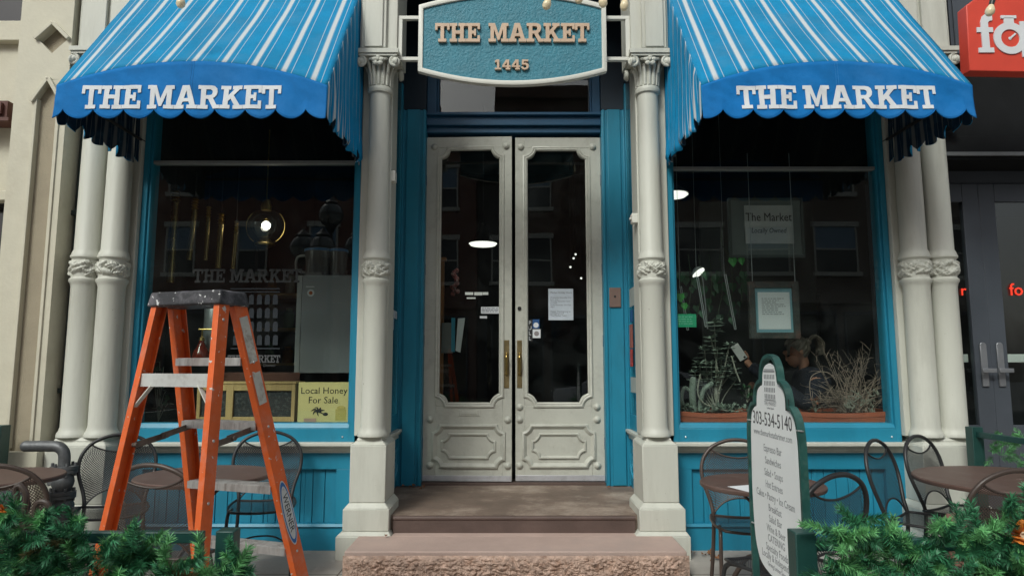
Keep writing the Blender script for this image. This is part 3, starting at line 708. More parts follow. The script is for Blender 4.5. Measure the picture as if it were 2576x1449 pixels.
tag(dp.build('downpipe', mat('dark_green_flaking_paint', (.018, .032, .03), .6, var=.5, vscale=12, bump=.4, bscale=30)), 'dark green flaking rain pipe in the gap between the cream pilaster and the twin columns', 'rain pipe')

RB = thing('grey_building', 'slate grey shop front with glazed double doors at the right edge', 'building', (4.4, 5.6, 0))
w = MB()
w.box(3.53, 8, 5.42, 5.9, 3.10, 3.30); w.box(3.56, 8, 5.46, 5.9, 3.30, 6.0); w.box(3.53, 3.60, 5.45, 5.9, 0, 3.1)
w.box(3.53, 3.62, 5.32, 5.44, 3.35, 6)
wb(w, 'wall', mat('charcoal_wall', (.012, .013, .014), .85, var=.2, spec=.15), RB, bevel=.004)
w = MB(); w.box(3.53, 8, 5.40, 5.4198, 3.13, 3.16); wb(w, 'drip_rail', mat('grey_rail', (.16, .17, .175), .5), RB)
def gdoor(xh, s):
    o = MB(); W = .95
    X = lambda a: xh+s*a
    o.box(X(0), X(.13), 5.72, 5.77, .04, 2.98); o.box(X(W-.14), X(W), 5.72, 5.77, .04, 2.98); o.box(X(.13), X(W-.14), 5.72, 5.77, .04, .92); o.box(X(.13), X(W-.14), 5.72, 5.77, 2.82, 2.98)
    d = wb(o, 'door', SLATE, RB, bevel=.004)
    g = MB(); g.box(X(.125), X(W-.135), 5.742, 5.748, .915, 2.825); wb(g, 'pane', GLASS, d, smooth=0)
    h = MB(); x = X(W-.07); h.box(x-.028, x+.028, 5.705, 5.7195, 1.24, 1.58); h.lathe([(.028, 0), (.028, .014)], (x, 5.7195, 1.58), 16, True, '-y')
    h.box(x-.022, x+.022, 5.66, 5.7045, 1.36, 1.385); h.box(x-.06, x+.06, 5.645, 5.66, 1.355, 1.39)
    wb(h, 'handle', mat('dull_nickel', (.32, .33, .35), .35, .7), d, bevel=.004)
    b = MB(); b.box(X(.13), X(W-.14), 5.80, 5.83, 1.44, 1.51); wb(b, 'push_bar', mat('pale_bar', (.6, .61, .6), .4), d, bevel=.004)
gdoor(3.07, 1); gdoor(4.97, -1)
w = MB(); w.box(3.53, 8, 5.74, 5.9, 2.985, 3.0995); w.box(4.98, 8, 5.74, 5.9, 0, 2.98); wb(w, 'door_frame', SLATE, RB, bevel=.004)
w = MB(); w.box(3.2, 8, 7.6, 7.8, 0, 3.2); w.box(3.4, 8, 5.95, 7.6, 3.1, 3.2); w.box(3.4, 8, 5.8, 7.6, -.01, .03); wb(w, 'interior_wall', GAP, RB)
w = MB(); w.box(3.64, 4.0, 5.40, 5.4599, 3.95, 5.4); w.box(3.70, 3.94, 5.385, 5.3995, 4.0, 5.4); wb(w, 'window_surround', SLATE, RB, bevel=.004)
# red letters on the glass doors of the grey building
for tx, px, py, sz in (('fo', 2547, 742, .15), ('r', 2423, 742, .13)):
    p = at(px, py, 5.70)
    tag(text(tx, sz, lambda x, y, d: (p.x+x, 5.735-d if tx == 'fo' else 5.735-d, p.z+y), .006, 'LEFT').build('lit_lettering', REDGLOW),
        'red glowing letters behind the glass at the far right edge' if tx == 'fo' else 'small red glowing letter seen beside the right twin columns', 'lettering')

# red hanging sign
sg = thing('hanging_sign', 'red sign board with white letters and a stopwatch mark hanging at the upper right', 'sign', (3.6, 4.62, 3.7))
o = MB(); pts = [at(x, y, 4.6) for x, y in ((2430, 185), (2700, 190), (2700, -25), (2520, -20), (2470, -2), (2440, 8), (2421, 22))]
o.prism([(p.x, p.z) for p in pts], lambda a, b: (a, 4.56, b), lambda a, b: (a, 4.66, b)); wb(o, 'board', RED, sg, bevel=.006)
c = at(2457, 134, 4.56); me, wd = slab('f', depth=1.0, bevel=0)
k = .212; mb = mesh_to_mb(me, lambda x, y, z: (c.x+x*k*.95, 4.5595-(z+1)*.004, c.z+y*k*1.05)); wb(mb, 'letter', LETTER_WHITE, sg, smooth=0)
sw = MB(); q = at(2540, 98, 4.56); n = 40
Ro, Ri = .118, .066
V = [(q.x+Ro*math.cos(2*math.pi*i/n), 0, q.z+Ro*math.sin(2*math.pi*i/n)) for i in range(n)]+[(q.x+Ri*math.cos(2*math.pi*i/n), 0, q.z+Ri*math.sin(2*math.pi*i/n)) for i in range(n)]
sw.add([(a, 4.5515, b) for a, _, b in V]+[(a, 4.5595, b) for a, _, b in V], [(i, (i+1) % n, n+(i+1) % n, n+i) for i in range(n)]+[(i, 2*n+i, 2*n+(i+1) % n, (i+1) % n) for i in range(n)]+[(n+i, n+(i+1) % n, 3*n+(i+1) % n, 3*n+i) for i in range(n)])
sw.box(q.x-.035, q.x+.035, 4.5517, 4.5596, q.z+Ro-.008, q.z+Ro+.034); sw.box(q.x-.055, q.x+.055, 4.5517, 4.5596, q.z+Ro+.030, q.z+Ro+.052); sw.box(q.x+.075, q.x+.125, 4.5513, 4.5594, q.z-.14, q.z+.125)
sw.lathe([(.012, 0), (.001, .003)], (q.x, 4.556, q.z), 12, True, '-y'); sw.beam((q.x, 4.555, q.z), (q.x+.04, 4.555, q.z+.035), .012, .006, (0, 1, 0))
wb(sw, 'stopwatch_mark', LETTER_WHITE, sg, smooth=30)

# ================================================================ awnings
def awning(s, label):
    a = thing('awning', label, 'awning', (s*2.155, 5.38, 3.03))
    xi, xo = s*1.25, s*3.06; x0, x1 = min(xi, xo), max(xi, xo)
    YF, YB, ZC, ZB, ZTOP = 4.33, 5.375, 3.27, 3.03, 4.70
    arch = lambda u: .168*max(0, 1-abs(2*u-1)**2.1)
    nz = lambda a, b, k: noise.noise(Vector((a, b, k+s*5)))
    def slope(u, v):
        x = x0+(x1-x0)*u; zf = ZC+arch(u); y = YF+(YB-YF)*v; z = zf+(ZTOP-zf)*v
        z -= .025*math.sin(math.pi*v)*math.sin(math.pi*u); z += (.014*nz(x*2.5, v*3, 1)+.006*nz(x*9, v*2, 6))*math.sin(math.pi*min(1, v*1.2))
        return (x, y, z)
    mb = MB(); mb.grid(slope, 60, 24, lambda u, v: (u*9-.02, v)); ca = wb(mb, 'canopy', STRIPE, a, smooth=60, solid=.002)
    mb = MB(); mb.grid(lambda u, v: tuple(Vector(slope(.003+.994*u, v))+Vector((0, .004, -.006))), 60, 24, lambda u, v: (u*9-.02, v)); wb(mb, 'shade_lining', SHADE_CLOTH, ca, smooth=60)  # added inner skin, shade under the canopy in its colour
    tt = lambda u: (u if s < 0 else 1-u)*9+.65
    def scal(t): return .062*(1-abs(math.sin(math.pi*t))**.75)
    def front(u, v):
        x = x0+(x1-x0)*u; zt = ZC+arch(u)-.001; zb = ZB+scal(tt(u)); z = zt+(zb-zt)*v
        wr = .020*nz(x*4.5, z*3, 3)+.009*nz(x*11+z*12, z*8, 4); fl = .012*math.sin(tt(u)*2*math.pi)*max(0, v-.55)
        return (x, YF-.002-wr*math.sin(math.pi*min(1, v+.1))*.8-.02*v*v-fl, z)
    mb = MB(); mb.grid(front, 180, 14); fv = wb(mb, 'front_valance', VAL, a, smooth=60, solid=.002)
    hem = MB()
    hem.tube([Vector(front(i/180, .985))+Vector((0, -.003, 0)) for i in range(181)], .0022, 5)
    wb(hem, 'hem', VAL, fv)
    seam = MB()
    for dx in (-.008, .008): seam.tube([Vector(front(.5+dx/1.81, k/12*.93))+Vector((0, -.002, 0)) for k in range(13)], .0012, 4)
    wb(seam, 'seam', mat('seam_thread_%d' % (s+1), (.02, .2, .5), .7), fv)
    xc = -2.213 if s < 0 else 2.143
    lw = slab_word('THE MARKET', xc-.662, xc+.662, 3.098, 3.262, lambda x, z, d: (x, -d, z), .003, bevel=.018, space=.30, gap=.015)
    bm = bmesh.new(); vv = [bm.verts.new(c) for c in lw.v]
    for f in lw.f:
        try: bm.faces.new([vv[i] for i in f])
        except ValueError: pass
    for k in range(54): bmesh.ops.bisect_plane(bm, geom=bm.verts[:]+bm.edges[:]+bm.faces[:], plane_co=(xc-.66+.025*k, 0, 0), plane_no=(1, 0, 0))
    for k in range(8): bmesh.ops.bisect_plane(bm, geom=bm.verts[:]+bm.edges[:]+bm.faces[:], plane_co=(0, 0, 3.105+.021*k), plane_no=(0, 0, 1))
    bm.verts.index_update(); lw = MB()
    def cloth_y(x, z):
        u = (x-x0)/(x1-x0); zt = ZC+arch(u)-.001; zb = ZB+scal(tt(u)); return front(u, min(1, max(0, (zt-z)/(zt-zb))))[1]
    lw.add([(q.co.x, cloth_y(q.co.x, q.co.z)-.004+q.co.y, q.co.z) for q in bm.verts], [tuple(q.index for q in f.verts) for f in bm.faces]); bm.free()
    wb(lw, 'lettering', LETTER_WHITE, fv, smooth=50)
    for X, sg_ in ((x0, -1), (x1, 1)):
        ns = 5.0
        def side(u, v, X=X, sg_=sg_):
            y = YF+(YB-YF)*u; zt = ZC+(ZTOP-ZC)*u; zb = ZB-.01+.085*(1-abs(math.sin(math.pi*u*7.5))**.7); 
            z = zt+(zb-zt)*v
            hang = max(0, (3.42-z)/.39)
            f = .010*math.sin(u*2*math.pi*10+nz(y*3, 0, 7)*2)*(.5+.5*v)+.014*hang*math.sin(u*2*math.pi*10.5+1.3+z*5)+.008*nz(y*7, z*3, 2)
            edge = min(1, 10*u+.15)*min(1, 8*v+.05)
            return (X+sg_*(.006+f)*edge, y, z)
        mb = MB(); mb.grid(side, 130, 22, lambda u, v: (u*9.5+.3, v)); sp_ = wb(mb, 'side_panel', STRIPE, a, smooth=60, solid=.002)
        mb = MB(); mb.grid(lambda u, v: tuple(Vector(side(u, v))+Vector((-sg_*.005, 0, 0))), 130, 22, lambda u, v: (u*9.5+.3, v)); wb(mb, 'shade_lining', SHADE_CLOTH, sp_, smooth=60)  # added inner skin carrying the shade on the side panel's inside
    fb = MB()
    fb.tube([(x0+.02, YF+.02, ZC-.03), (x1-.02, YF+.02, ZC-.03)], .012, 8)
    for X in (x0+.02, x1-.02): fb.tube([(X, YF+.02, ZC-.03), (X, YB, ZC-.03)], .012, 8); fb.tube([(X, YF+.02, ZC-.03), (X, YB, ZTOP-.05)], .012, 8)
    wb(fb, 'frame', IRON, a)
    return a
awning(-1, 'striped blue awning with lettered front over the left window, above the ladder')
awning(1, 'striped blue awning with lettered front over the right window, beside the red sign')

# ================================================================ shop sign between the columns
ps = thing('shop_sign', 'teal oval-edged sign board with raised peach lettering and number above the door', 'sign', (0, 5.15, 3.9))
hw = .745
def plq(g):     # half-barrel outline grown by g
    out = []
    n = 18; zc = 4.01; zs = .272+g*.8; bul = .115
    for i in range(n+1):
        x = -(hw+g)+2*(hw+g)*i/n; out.append((x, zc-zs-bul*(1-(2*i/n-1)**2)))
    for i in range(n+1):
        x = (hw+g)-2*(hw+g)*i/n; out.append((x, zc+zs+bul*(1-(2*i/n-1)**2)))
    return out
o = MB(); o.prism(plq(-.005), lambda a, b: (a-.013, 5.142, b), lambda a, b: (a-.013, 5.175, b)); wb(o, 'board', PLAQUE, ps, smooth=0)
o = MB(); o.mould(plq(.006), [(0, .0), (0, .05), (.012, .055), (.035, .05), (.04, .02), (.04, 0)], lambda a, b, h: (a-.013, 5.178-h, b)); wb(o, 'rim', WHITE, ps, smooth=40)
lt = slab_word('THE MARKET', -.63, .602, 3.972, 4.128, lambda x, z, d: (x, 5.1425-d, z), .024, gap=.02, space=.52, bevel=.006)
wb(lt, 'lettering', GOLD, ps, smooth=0)
lt = slab_word('1445', -.155, .118, 3.742, 3.824, lambda x, z, d: (x, 5.1425-d, z), .022, gap=.09, bevel=.006)
wb(lt, 'number', GOLD, ps, smooth=0)
br = MB()
for z0, z1 in ((3.855, 3.885), (4.205, 4.235)): br.box(-.94, .94, 5.20, 5.235, z0, z1)
for x in (-.94, .905): br.box(x, x+.035, 5.199, 5.236, 3.8851, 4.2049)
br.box(-.06, -.03, 5.176, 5.1985, 3.9, 4.2); br.box(.03, .06, 5.176, 5.1985, 3.9, 4.2)
wb(br, 'bracket_frame', WHITE, ps, bevel=.003)

# ================================================================ across the street (seen in the glass)
def street_house(name, label, x0, x1, y, h, rows, nwin, m, floor0=4.2, ww=1.1, wh=1.7, sill=None):
    b = thing(name, label, 'building', ((x0+x1)/2, y, 0))
    w = MB(); w.box(x0, x1, y-.5, y, -.2, h); w.box(x0, x1, y, y+.35, h-.5, h); w.box(x0, x1, y, y+.15, floor0-.5, floor0-.15); wb(w, 'wall', m, b)
    for r in range(rows):
        for i in range(nwin):
            cx = x0+(i+.5)*(x1-x0)/nwin; z0 = floor0+.6+r*3.0
            f = MB(); f.box(cx-ww/2-.08, cx+ww/2+.08, y, y+.12, z0-.15, z0); f.box(cx-ww/2-.08, cx+ww/2+.08, y, y+.10, z0+wh, z0+wh+.2)
            f.box(cx-ww/2, cx-ww/2+.06, y, y+.06, z0, z0+wh); f.box(cx+ww/2-.06, cx+ww/2, y, y+.06, z0, z0+wh); f.box(cx-ww/2+.06, cx+ww/2-.06, y, y+.055, z0+wh*.5-.03, z0+wh*.5+.03)
            fo = wb(f, 'window', sill or CREAM, b)
            g = MB(); g.box(cx-ww/2+.06, cx+ww/2-.06, y, y+.02, z0, z0+wh*.5-.03); wb(g, 'pane', DKGLASS, fo, smooth=0)
            g = MB(); g.box(cx-ww/2+.06, cx+ww/2-.06, y, y+.02, z0+wh*.5+.03, z0+wh); wb(g, 'pane', SKY_BLIND if (i*3+r*5) % 4 else DKGLASS, fo, smooth=0)
    n = max(3, nwin-1)
    for i in range(n):
        cx0 = x0+.4+i*(x1-x0-.4)/n; cx1 = cx0+(x1-x0-.4)/n-.4
        g = MB(); g.box(cx0, cx1, y, y+.03, .5, 3.3); go = wb(g, 'shop_window', DKGLASS, b, smooth=0)
        g = MB(); g.box(cx0, cx1, y, y+.12, 3.3, 3.42); g.box(cx0-.06, cx0, y, y+.12, 0, 3.42); g.box(cx1, cx1+.06, y, y+.12, 0, 3.42); g.box(cx0, cx1, y, y+.1, .4, .5); wb(g, 'frame', SLATE, go)
    return b
street_house('brick_building', 'red brick building across the street mirrored in the left window', -16, -3, -13.5, 12.2, 2, 5, BRICK)
street_house('brick_building', 'brown brick building across the street mirrored in the door glass', -0.7, 5.4, -13.5, 12.8, 2, 2, brick_mat('brown_brick', (.17, .09, .062), (.11, .062, .047), (.15, .12, .1), 1.0), ww=1.5)
street_house('brick_building', 'pale brick building across the street mirrored in the right window', 5.6, 18, -13.5, 11.8, 2, 5, brick_mat('pale_brick', (.2, .165, .14), (.16, .13, .11), (.2, .16, .13), 1.0), ww=1.6)
street_house('brick_building', 'narrow low dark building between taller ones across the street, mirrored above the doors', -2.95, -.75, -13.6, 9.4, 1, 1, mat('dark_stucco', (.08, .075, .07), .8))
def car(label, cx, cy, paint, flip=1):
    c = thing('parked_car', label, 'car', (cx, cy, -.14)); X = lambda a: cx+flip*a; W = .86; z0 = -.14
    pr = [(-2.25, .35), (-2.3, .62), (-2.2, .86), (-1.5, .95), (-.75, 1.42), (-.3, 1.5), (.9, 1.5), (1.5, 1.38), (2.1, .98), (2.28, .9), (2.3, .4), (2.2, .3), (-2.15, .3)]
    mb = MB(); mb.prism([(a, b) for a, b in pr], lambda a, b: (X(a), cy-W+(.14 if b > 1.2 else 0), z0+b), lambda a, b: (X(a), cy+W-(.14 if b > 1.2 else 0), z0+b)); body = wb(mb, 'body', paint, c, bevel=.05, smooth=40)
    for s_ in (-1, 1):
        for q in (((-1.25, 1.0), (-.7, 1.38), (-.05, 1.43), (-.05, 1.0)), ((.02, 1.0), (.02, 1.43), (.85, 1.43), (1.25, 1.36), (1.6, 1.02))):
            mb = MB(); mb.prism(list(q), lambda a, b: (X(a), cy+s_*(W+.012-(b-1.0)*.33), z0+b), lambda a, b: (X(a), cy+s_*(W-.05-(b-1.0)*.33), z0+b)); wb(mb, 'side_window', DKGLASS, c, smooth=0)
        for a in (-1.4, 1.4):
            mb = MB(); mb.lathe([(.2, -.11), (.31, -.11), (.33, -.08), (.33, .08), (.31, .11), (.2, .11)], (X(a), cy+s_*(W-.1), z0+.33), 24, True, '-y'); wo = wb(mb, 'wheel', GAP, c)
            mb = MB(); mb.lathe([(.2, 0), (.17, .012), (.05, .02), (.001, .02)], (X(a), cy+s_*(W-.1)+(-.112 if s_ < 0 else .09), z0+.33), 20, True, '-y'); wb(mb, 'rim', STEEL, wo)
        mb = MB(); mb.ball((X(-2.22), cy+s_*.62, z0+.72), .12, 10, (.5, 1.2, .6)); wb(mb, 'headlight', mat('lamp_lens', (.6, .6, .6), .2), c)
        mb = MB(); mb.box(X(2.26), X(2.31), cy+s_*.5, cy+s_*.8, z0+.7, z0+.85); wb(mb, 'tail_light', RED, c)
    return c
car('dark parked car at the kerb behind the viewer, mirrored in the right window', 6.6, -4.6, mat('dark_car_paint', (.012, .014, .018), .15, coat=1))
car('white parked car across the street, mirrored in the right door glass', 3.6, -9.5, mat('white_car_paint', (.7, .7, .7), .2, coat=1))
# globe lamp at the kerb behind the viewer
sl = thing('street_lamp', 'black street lamp with a cluster of caged glass globes mirrored in the left window', 'street lamp', (-3.3, -1.2, 0))
p = MB(); p.lathe([(.16, 0), (.16, .3), (.10, .4), (.07, .6), (.055, 1.2), (.05, 3.0), (.07, 3.05), (.05, 3.1), (.04, 3.9)], (-3.3, -1.2, 0), 16)
GL4 = [(-.5, 0, 3.55), (.5, 0, 3.55), (0, .5, 3.45), (0, 0, 4.15)]
for x, y, z in GL4[:3]: p.tube(smooth_path([(-3.3, -1.2, 3.0), (-3.3+x*.6, -1.2+y*.6, 2.95), (-3.3+x, -1.2+y, 3.1), (-3.3+x, -1.2+y, z-.2)], 5), .022, 8)
wb(p, 'pole', IRON, sl)
FROST = mat('grey_globe_glass', (.16, .18, .18), .12, var=.2)
for x, y, z in GL4:
    g = MB(); g.ball((-3.3+x, -1.2+y, z), .22, 20); go = wb(g, 'globe', FROST, sl)
    c = MB(); c.tube([Vector((-3.3+x+.223*math.cos(2*math.pi*i/24), -1.2+y+.223*math.sin(2*math.pi*i/24), z)) for i in range(24)], .012, 6, True)
    for q in (0, math.pi/2): c.tube([Vector((-3.3+x+.223*math.cos(q)*math.cos(2*math.pi*i/24), -1.2+y+.223*math.sin(q)*math.cos(2*math.pi*i/24), z+.223*math.sin(2*math.pi*i/24))) for i in range(24)], .012, 6, True)
    c.lathe([(.11, z+.19), (.13, z+.22), (.05, z+.30), (.01, z+.36)], (-3.3+x, -1.2+y, 0), 12); c.lathe([(.05, z-.32), (.12, z-.20), (.12, z-.18)], (-3.3+x, -1.2+y, 0), 12)
    wb(c, 'cage', IRON, go)
# ================================================================ stepladder
LX, LY, LT = -1.413, 3.0, -.338
lad = thing('stepladder', 'orange paint-spattered stepladder with black top cap standing open by the left table', 'stepladder', (LX, LY, 0), LT)
LZ = 1.674
def rail(f, side):       # local x = width (near is +), local y = spread (steps side is +)
    wt, wb_, st, sb = .173, (.334 if f else .306), .047, (.527 if f else .265)
    sg = 1 if f else -1
    return Vector((side*wt, sg*st, LZ)), Vector((side*wb_, sg*sb, .0))
def on(f, side, z):
    t, b = rail(f, side); k = (LZ-z)/LZ; return t+(b-t)*k
for f in (True, False):
    for side in (-1, 1):
        t, b = rail(f, side); d = (b-t).normalized(); ax = Vector((1, 0, 0)); ax = (ax-d*ax.dot(d)).normalized(); ay = d.cross(ax)
        mb = MB(); W, D, th = (.078, .032, .006) if f else (.062, .030, .006)       # U channel: web faces outward
        prof = [(-W/2, 0), (W/2, 0), (W/2, -D), (W/2-th, -D), (W/2-th, -th), (-W/2+th, -th), (-W/2+th, -D), (-W/2, -D)]
        V = []
        for c in (t+(t-b).normalized()*.0, b):
            for a, e in prof: V.append(c+ay*a+ax*(side*(e+D/2)))
        n = len(prof); mb.add(V, [tuple(range(n)), tuple(range(2*n-1, n-1, -1))]+[(i, (i+1) % n, n+(i+1) % n, n+i) for i in range(n)])
        ro = mb.build('rail', ORANGE, lad, bevel=.0015)
        ft = MB(); ft.box(b.x-.025, b.x+.025, b.y-.045, b.y+.045, 0, .05); ft.build('rubber_foot', IRON, ro, bevel=.006)
        rv = MB()
        for z in ([.288*k-.02 for k in range(1, 6)] if f else [1.60, 1.1, .86, .5]):
            q = on(f, side, z)+ax*(side*(D/2+.001)); rv.ball(q, .007, 8, (.6, 1, 1))
        rv.build('rivet', ALU, ro)
        if f and side > 0:
            def sticker(z0, z1, name, m, w=.052, prot=.0012, lean=0):
                q0, q1 = on(f, side, z0), on(f, side, z1); o = ax*(side*(D/2+prot)); s_ = MB()
                s_.add([q0-ay*w/2+o, q0+ay*w/2+o, q1+ay*w/2+o, q1-ay*w/2+o], [(0, 1, 2, 3)]); return s_.build(name, m, ro, smooth=0)
            LAB = mat('worn_label', (.52, .51, .46), .7, var=.15, vscale=20, dirt=(.2, .12, .07), dscale=22, damt=.9)
            sticker(1.62, 1.42, 'safety_label', LAB); sticker(1.375, 1.235, 'safety_label', LAB)
            # oval maker's badge
            BL = mat('badge_blue', (.03, .15, .42), .5); BW = mat('badge_white', (.62, .63, .62), .5)
            zc = .735; cc = on(f, side, zc); up = (t-b).normalized()
            def ov(a, e, prot, m, nm):
                s_ = MB(); n = 36; s_.add([cc+ay*(e*math.cos(2*math.pi*i/n))+up*(a*math.sin(2*math.pi*i/n))+ax*(side*(D/2+prot)) for i in range(n)], [tuple(range(n))]); return s_.build(nm, m, ro, smooth=0)
            ov(.155, .037, .0012, BW, 'badge_border'); ov(.148, .0325, .0018, BL, 'badge'); ov(.128, .0275, .0024, BW, 'badge_field')
            tb = text('WERNER', .045, lambda x, y, d: cc+ (-up)*(x) + (ay*(.014-y)) + ax*(side*(D/2+.0026+d)), .0004)
            tb.build('badge_lettering', BLACKINK, ro, smooth=0)
cp = MB()
cp.frustum((-.204, .204, -.092, .092), (-.194, .194, -.08, .08), LZ-.008, LZ+.056)
cp.build('top_cap', CAPM, lad, bevel=.008)
for k in range(1, 6):
    z = .288*k; a, b = on(True, -1, z), on(True, 1, z)
    mb = MB(); w = abs(a.x)-.012
    mb.box(-w, w, a.y-.045, a.y+.045, z-.004, z); mb.box(-w, w, a.y+.042, a.y+.0455, z-.034, z-.0041); mb.box(-w, w, a.y-.0455, a.y-.042, z-.034, z-.0041)
    for j in range(7): mb.box(-w, w, a.y-.038+.012*j, a.y-.033+.012*j, z, z+.002)
    mb.build('step', ALU, lad)
for z in (1.345, .2):
    a = on(False, -1, z); w = abs(a.x)+.012
    mb = MB(); mb.box(-w, w, a.y-.022, a.y-.018, z-.028, z+.028); mb.box(-w, w, a.y-.0179, a.y+.004, z+.024, z+.028)
    bo = mb.build('rear_brace', ALU if z < 1.3 else mat('pale_brace', (.60, .61, .59), .45, .3, var=.1, dirt=(.35, .33, .3), dscale=14, damt=.6), lad)
    if z > 1.3:
        for sx in (-1, 1):
            st_ = MB(); q = on(False, sx, z-.115); st_.beam((sx*(w-.085), a.y-.012, z-.02), (q.x-sx*.004, q.y-.012, q.z), .004, .022, (0, 1, 0)); st_.build('corner_strut', WHITE, bo)
for sx in (-1, 1):
    z = 1.13; a = on(False, sx, z-.0)+Vector((-sx*.03, 0, -.06)); b = on(True, sx, z)+Vector((-sx*.035, -.0, 0)); m = (a+b)/2+Vector((0, 0, -.005))
    mb = MB(); mb.beam(a, m, .005, .026); mb.beam(m+Vector((-sx*.006, -.03, 0)), b+Vector((-sx*.006, 0, 0)), .005, .026)
    for q in (a, m, b): mb.lathe([(.010, -.012), (.010, .012)], q, 10, True, 'x')
    mb.build('spreader', mat('spreader_steel_%d' % (sx+1), (.17, .14, .12), .5, .6, var=.4, vscale=15), lad)

# ================================================================ garden chairs and tables
def hoop_half(z):
    pts = [(.44, .185), (.54, .205), (.64, .235), (.74, .235), (.80, .215), (.85, .175), (.89, .10), (.91, .0)]
    for (a, wa), (b, wb2) in zip(pts, pts[1:]):
        if z <= b: return wa+(wb2-wa)*(z-a)/(b-a)
    return 0
def back_y(z): return -.195-(z-.44)*.24
def make_chair(label, frame=IRON, mesh=IRON):
    t = thing('garden_chair', label, 'chair')
    path = [(.205, -.235, 0), (.19, -.205, .22), (.183, -.19, .42), (.196, back_y(.52), .52), (.238, back_y(.66), .66), (.232, back_y(.77), .77), (.175, back_y(.855), .855), (.085, back_y(.90), .90), (0, back_y(.912), .912)]
    full = path+[(-x, y, z) for x, y, z in path[-2::-1]]
    mb = MB(); mb.tube(smooth_path(full, 6), .0125, 10); mb.build('back_frame', frame, t, smooth=60)
    # mesh filling of the back and the smile-shaped bar over it
    zb = lambda u: .545-.105*abs(u)**2.2 if True else 0
    zt = lambda u: .795+.055*abs(u)**1.7
    def S(u, w):
        z = zb(u)+(zt(u)-zb(u))*w; return Vector((u*hoop_half(z)*.985, back_y(z)-.018*(1-u*u)*math.sin(math.pi*w), z))
    mb = MB(); mb.tube([S(-1+2*i/20, 1) for i in range(21)], .006, 7); mb.build('back_rail', frame, t, smooth=60); mb = MB(); mb.tube([S(-1+2*i/20, 0) for i in range(21)], .006, 7); mb.build('back_rail', frame, t, smooth=60)
    def lattice(S, W, H, sp, th, name):
        mb = MB()
        for dirn in (1, -1):
            k = -H
            while k < W:
                seg = []
                n = 14
                for i in range(n+1):
                    y = H*i/n; x = k+y if dirn > 0 else W-(k+y)
                    if 0 <= x <= W: seg.append((x, y))
                # clip ends exactly
                lo = max(0, -k); hi = min(H, W-k)
                if hi-lo > .012:
                    pts = [lo+(hi-lo)*i/8 for i in range(9)]
                    A = []; Bv = []
                    for y in pts:
                        x = k+y if dirn > 0 else W-(k+y)
                        A.append(S(min(1, max(-1, (x-th)/W*2-1)), y/H)); Bv.append(S(min(1, max(-1, (x+th)/W*2-1)), y/H))
                    mb.add(A+Bv, [(i, i+1, 9+i+1, 9+i) for i in range(8)])
                k += sp
        return mb.build(name, mesh, t, smooth=0, fix=False)
    lattice(S, .46, .33, .0155, .0031, 'back_mesh')
    # seat
    def seat_half(v): return .20+.02*math.sin(math.pi*v)
    def Q(u, w):
        y = -.195+.43*w; return Vector((u*seat_half(w)*(1-.12*max(0, w-.85)/.15), y, .438-.012*(1-u*u)-.02*max(0, w-.8)*3*max(0, w-.8)*2))
    lattice(Q, .42, .43, .0155, .0036, 'seat')
    rim = [Q(-1, w/8) for w in range(9)]+[Q(-1+2*i/8, 1) for i in range(1, 8)]+[Q(1, 1-w/8) for w in range(9)]+[Q(1-2*i/8, 0) for i in range(1, 8)]
    mb = MB(); mb.tube(rim, .009, 8, True); mb.build('seat_frame', frame, t, smooth=60)
    for sx in (-1, 1):
        mb = MB(); mb.tube(smooth_path([(sx*.19, .10, .43), (sx*.2, .19, .425), (sx*.205, .225, .37), (sx*.21, .24, .18), (sx*.215, .255, 0)], 5), .0115, 9); mb.build('leg', frame, t, smooth=60)
    mb = MB(); mb.tube(smooth_path([(.20, .235, .2), (.1, .06, .22), (0, .02, .225), (-.1, .06, .22), (-.20, .235, .2)], 5), .006, 7); mb.build('stretcher', frame, t, smooth=60)
    return t
G1 = 'mesh garden chairs at the left tables'; G2 = 'mesh garden chairs at the right tables'
ch0 = make_chair('black mesh chair with tall arched back to the left of the ladder, against the pedestal')
def put(px, py, z, r, label, g, first=[True], X=None, Y=None, fr=None):
    if first[0] and fr is None:
        first[0] = False; ch0.location = (X, Y, 0); ch0.rotation_euler = (0, 0, r); ch0['group'] = g; return ch0
    return dup(ch0, (X, Y, 0), r, label, g)
# rotation: a chair at 0 faces away from the viewer (+y)
put(0, 0, 0, R(-155), '', G1, X=-2.74, Y=4.74)
put(0, 0, 0, R(-165+0), 'black mesh chair behind the left table, backed against the blue panel', G1, X=-1.78, Y=4.93)
chb = make_chair('brown mesh chair seen from behind in front of the left table, beside the orange ladder', BROWNF, BROWNF)
chb.location = (-1.80, 3.78, 0); chb.rotation_euler = (0, 0, R(-6)); chb['group'] = G1
dup(chb, (-2.72, 3.74, 0), R(20), 'brown mesh chair at the left edge in front of the grey pipe', G1)
dup(chb, (1.46, 4.36, 0), R(172), 'brown mesh chair behind the small table, half hidden by the white menu board', G2)
dup(ch0, (1.335, 3.44, 0), R(28), 'black mesh chair with its seat beside the menu board and its back right of it', G2)
dup(ch0, (2.62, 4.40, 0), R(-138), 'black mesh chair turned sideways against the blue panel, left of a similar one', G2)
dup(ch0, (3.04, 4.66, 0), R(-146), 'black mesh chair turned sideways in front of the right twin columns', G2)
dup(chb, (2.37, 3.60, 0), R(4), 'brown mesh chair seen from behind at the large right table', G2)
dup(chb, (2.13, 2.86, 0), R(20), 'brown mesh chair cut off at the lower right corner behind the garland', G2)

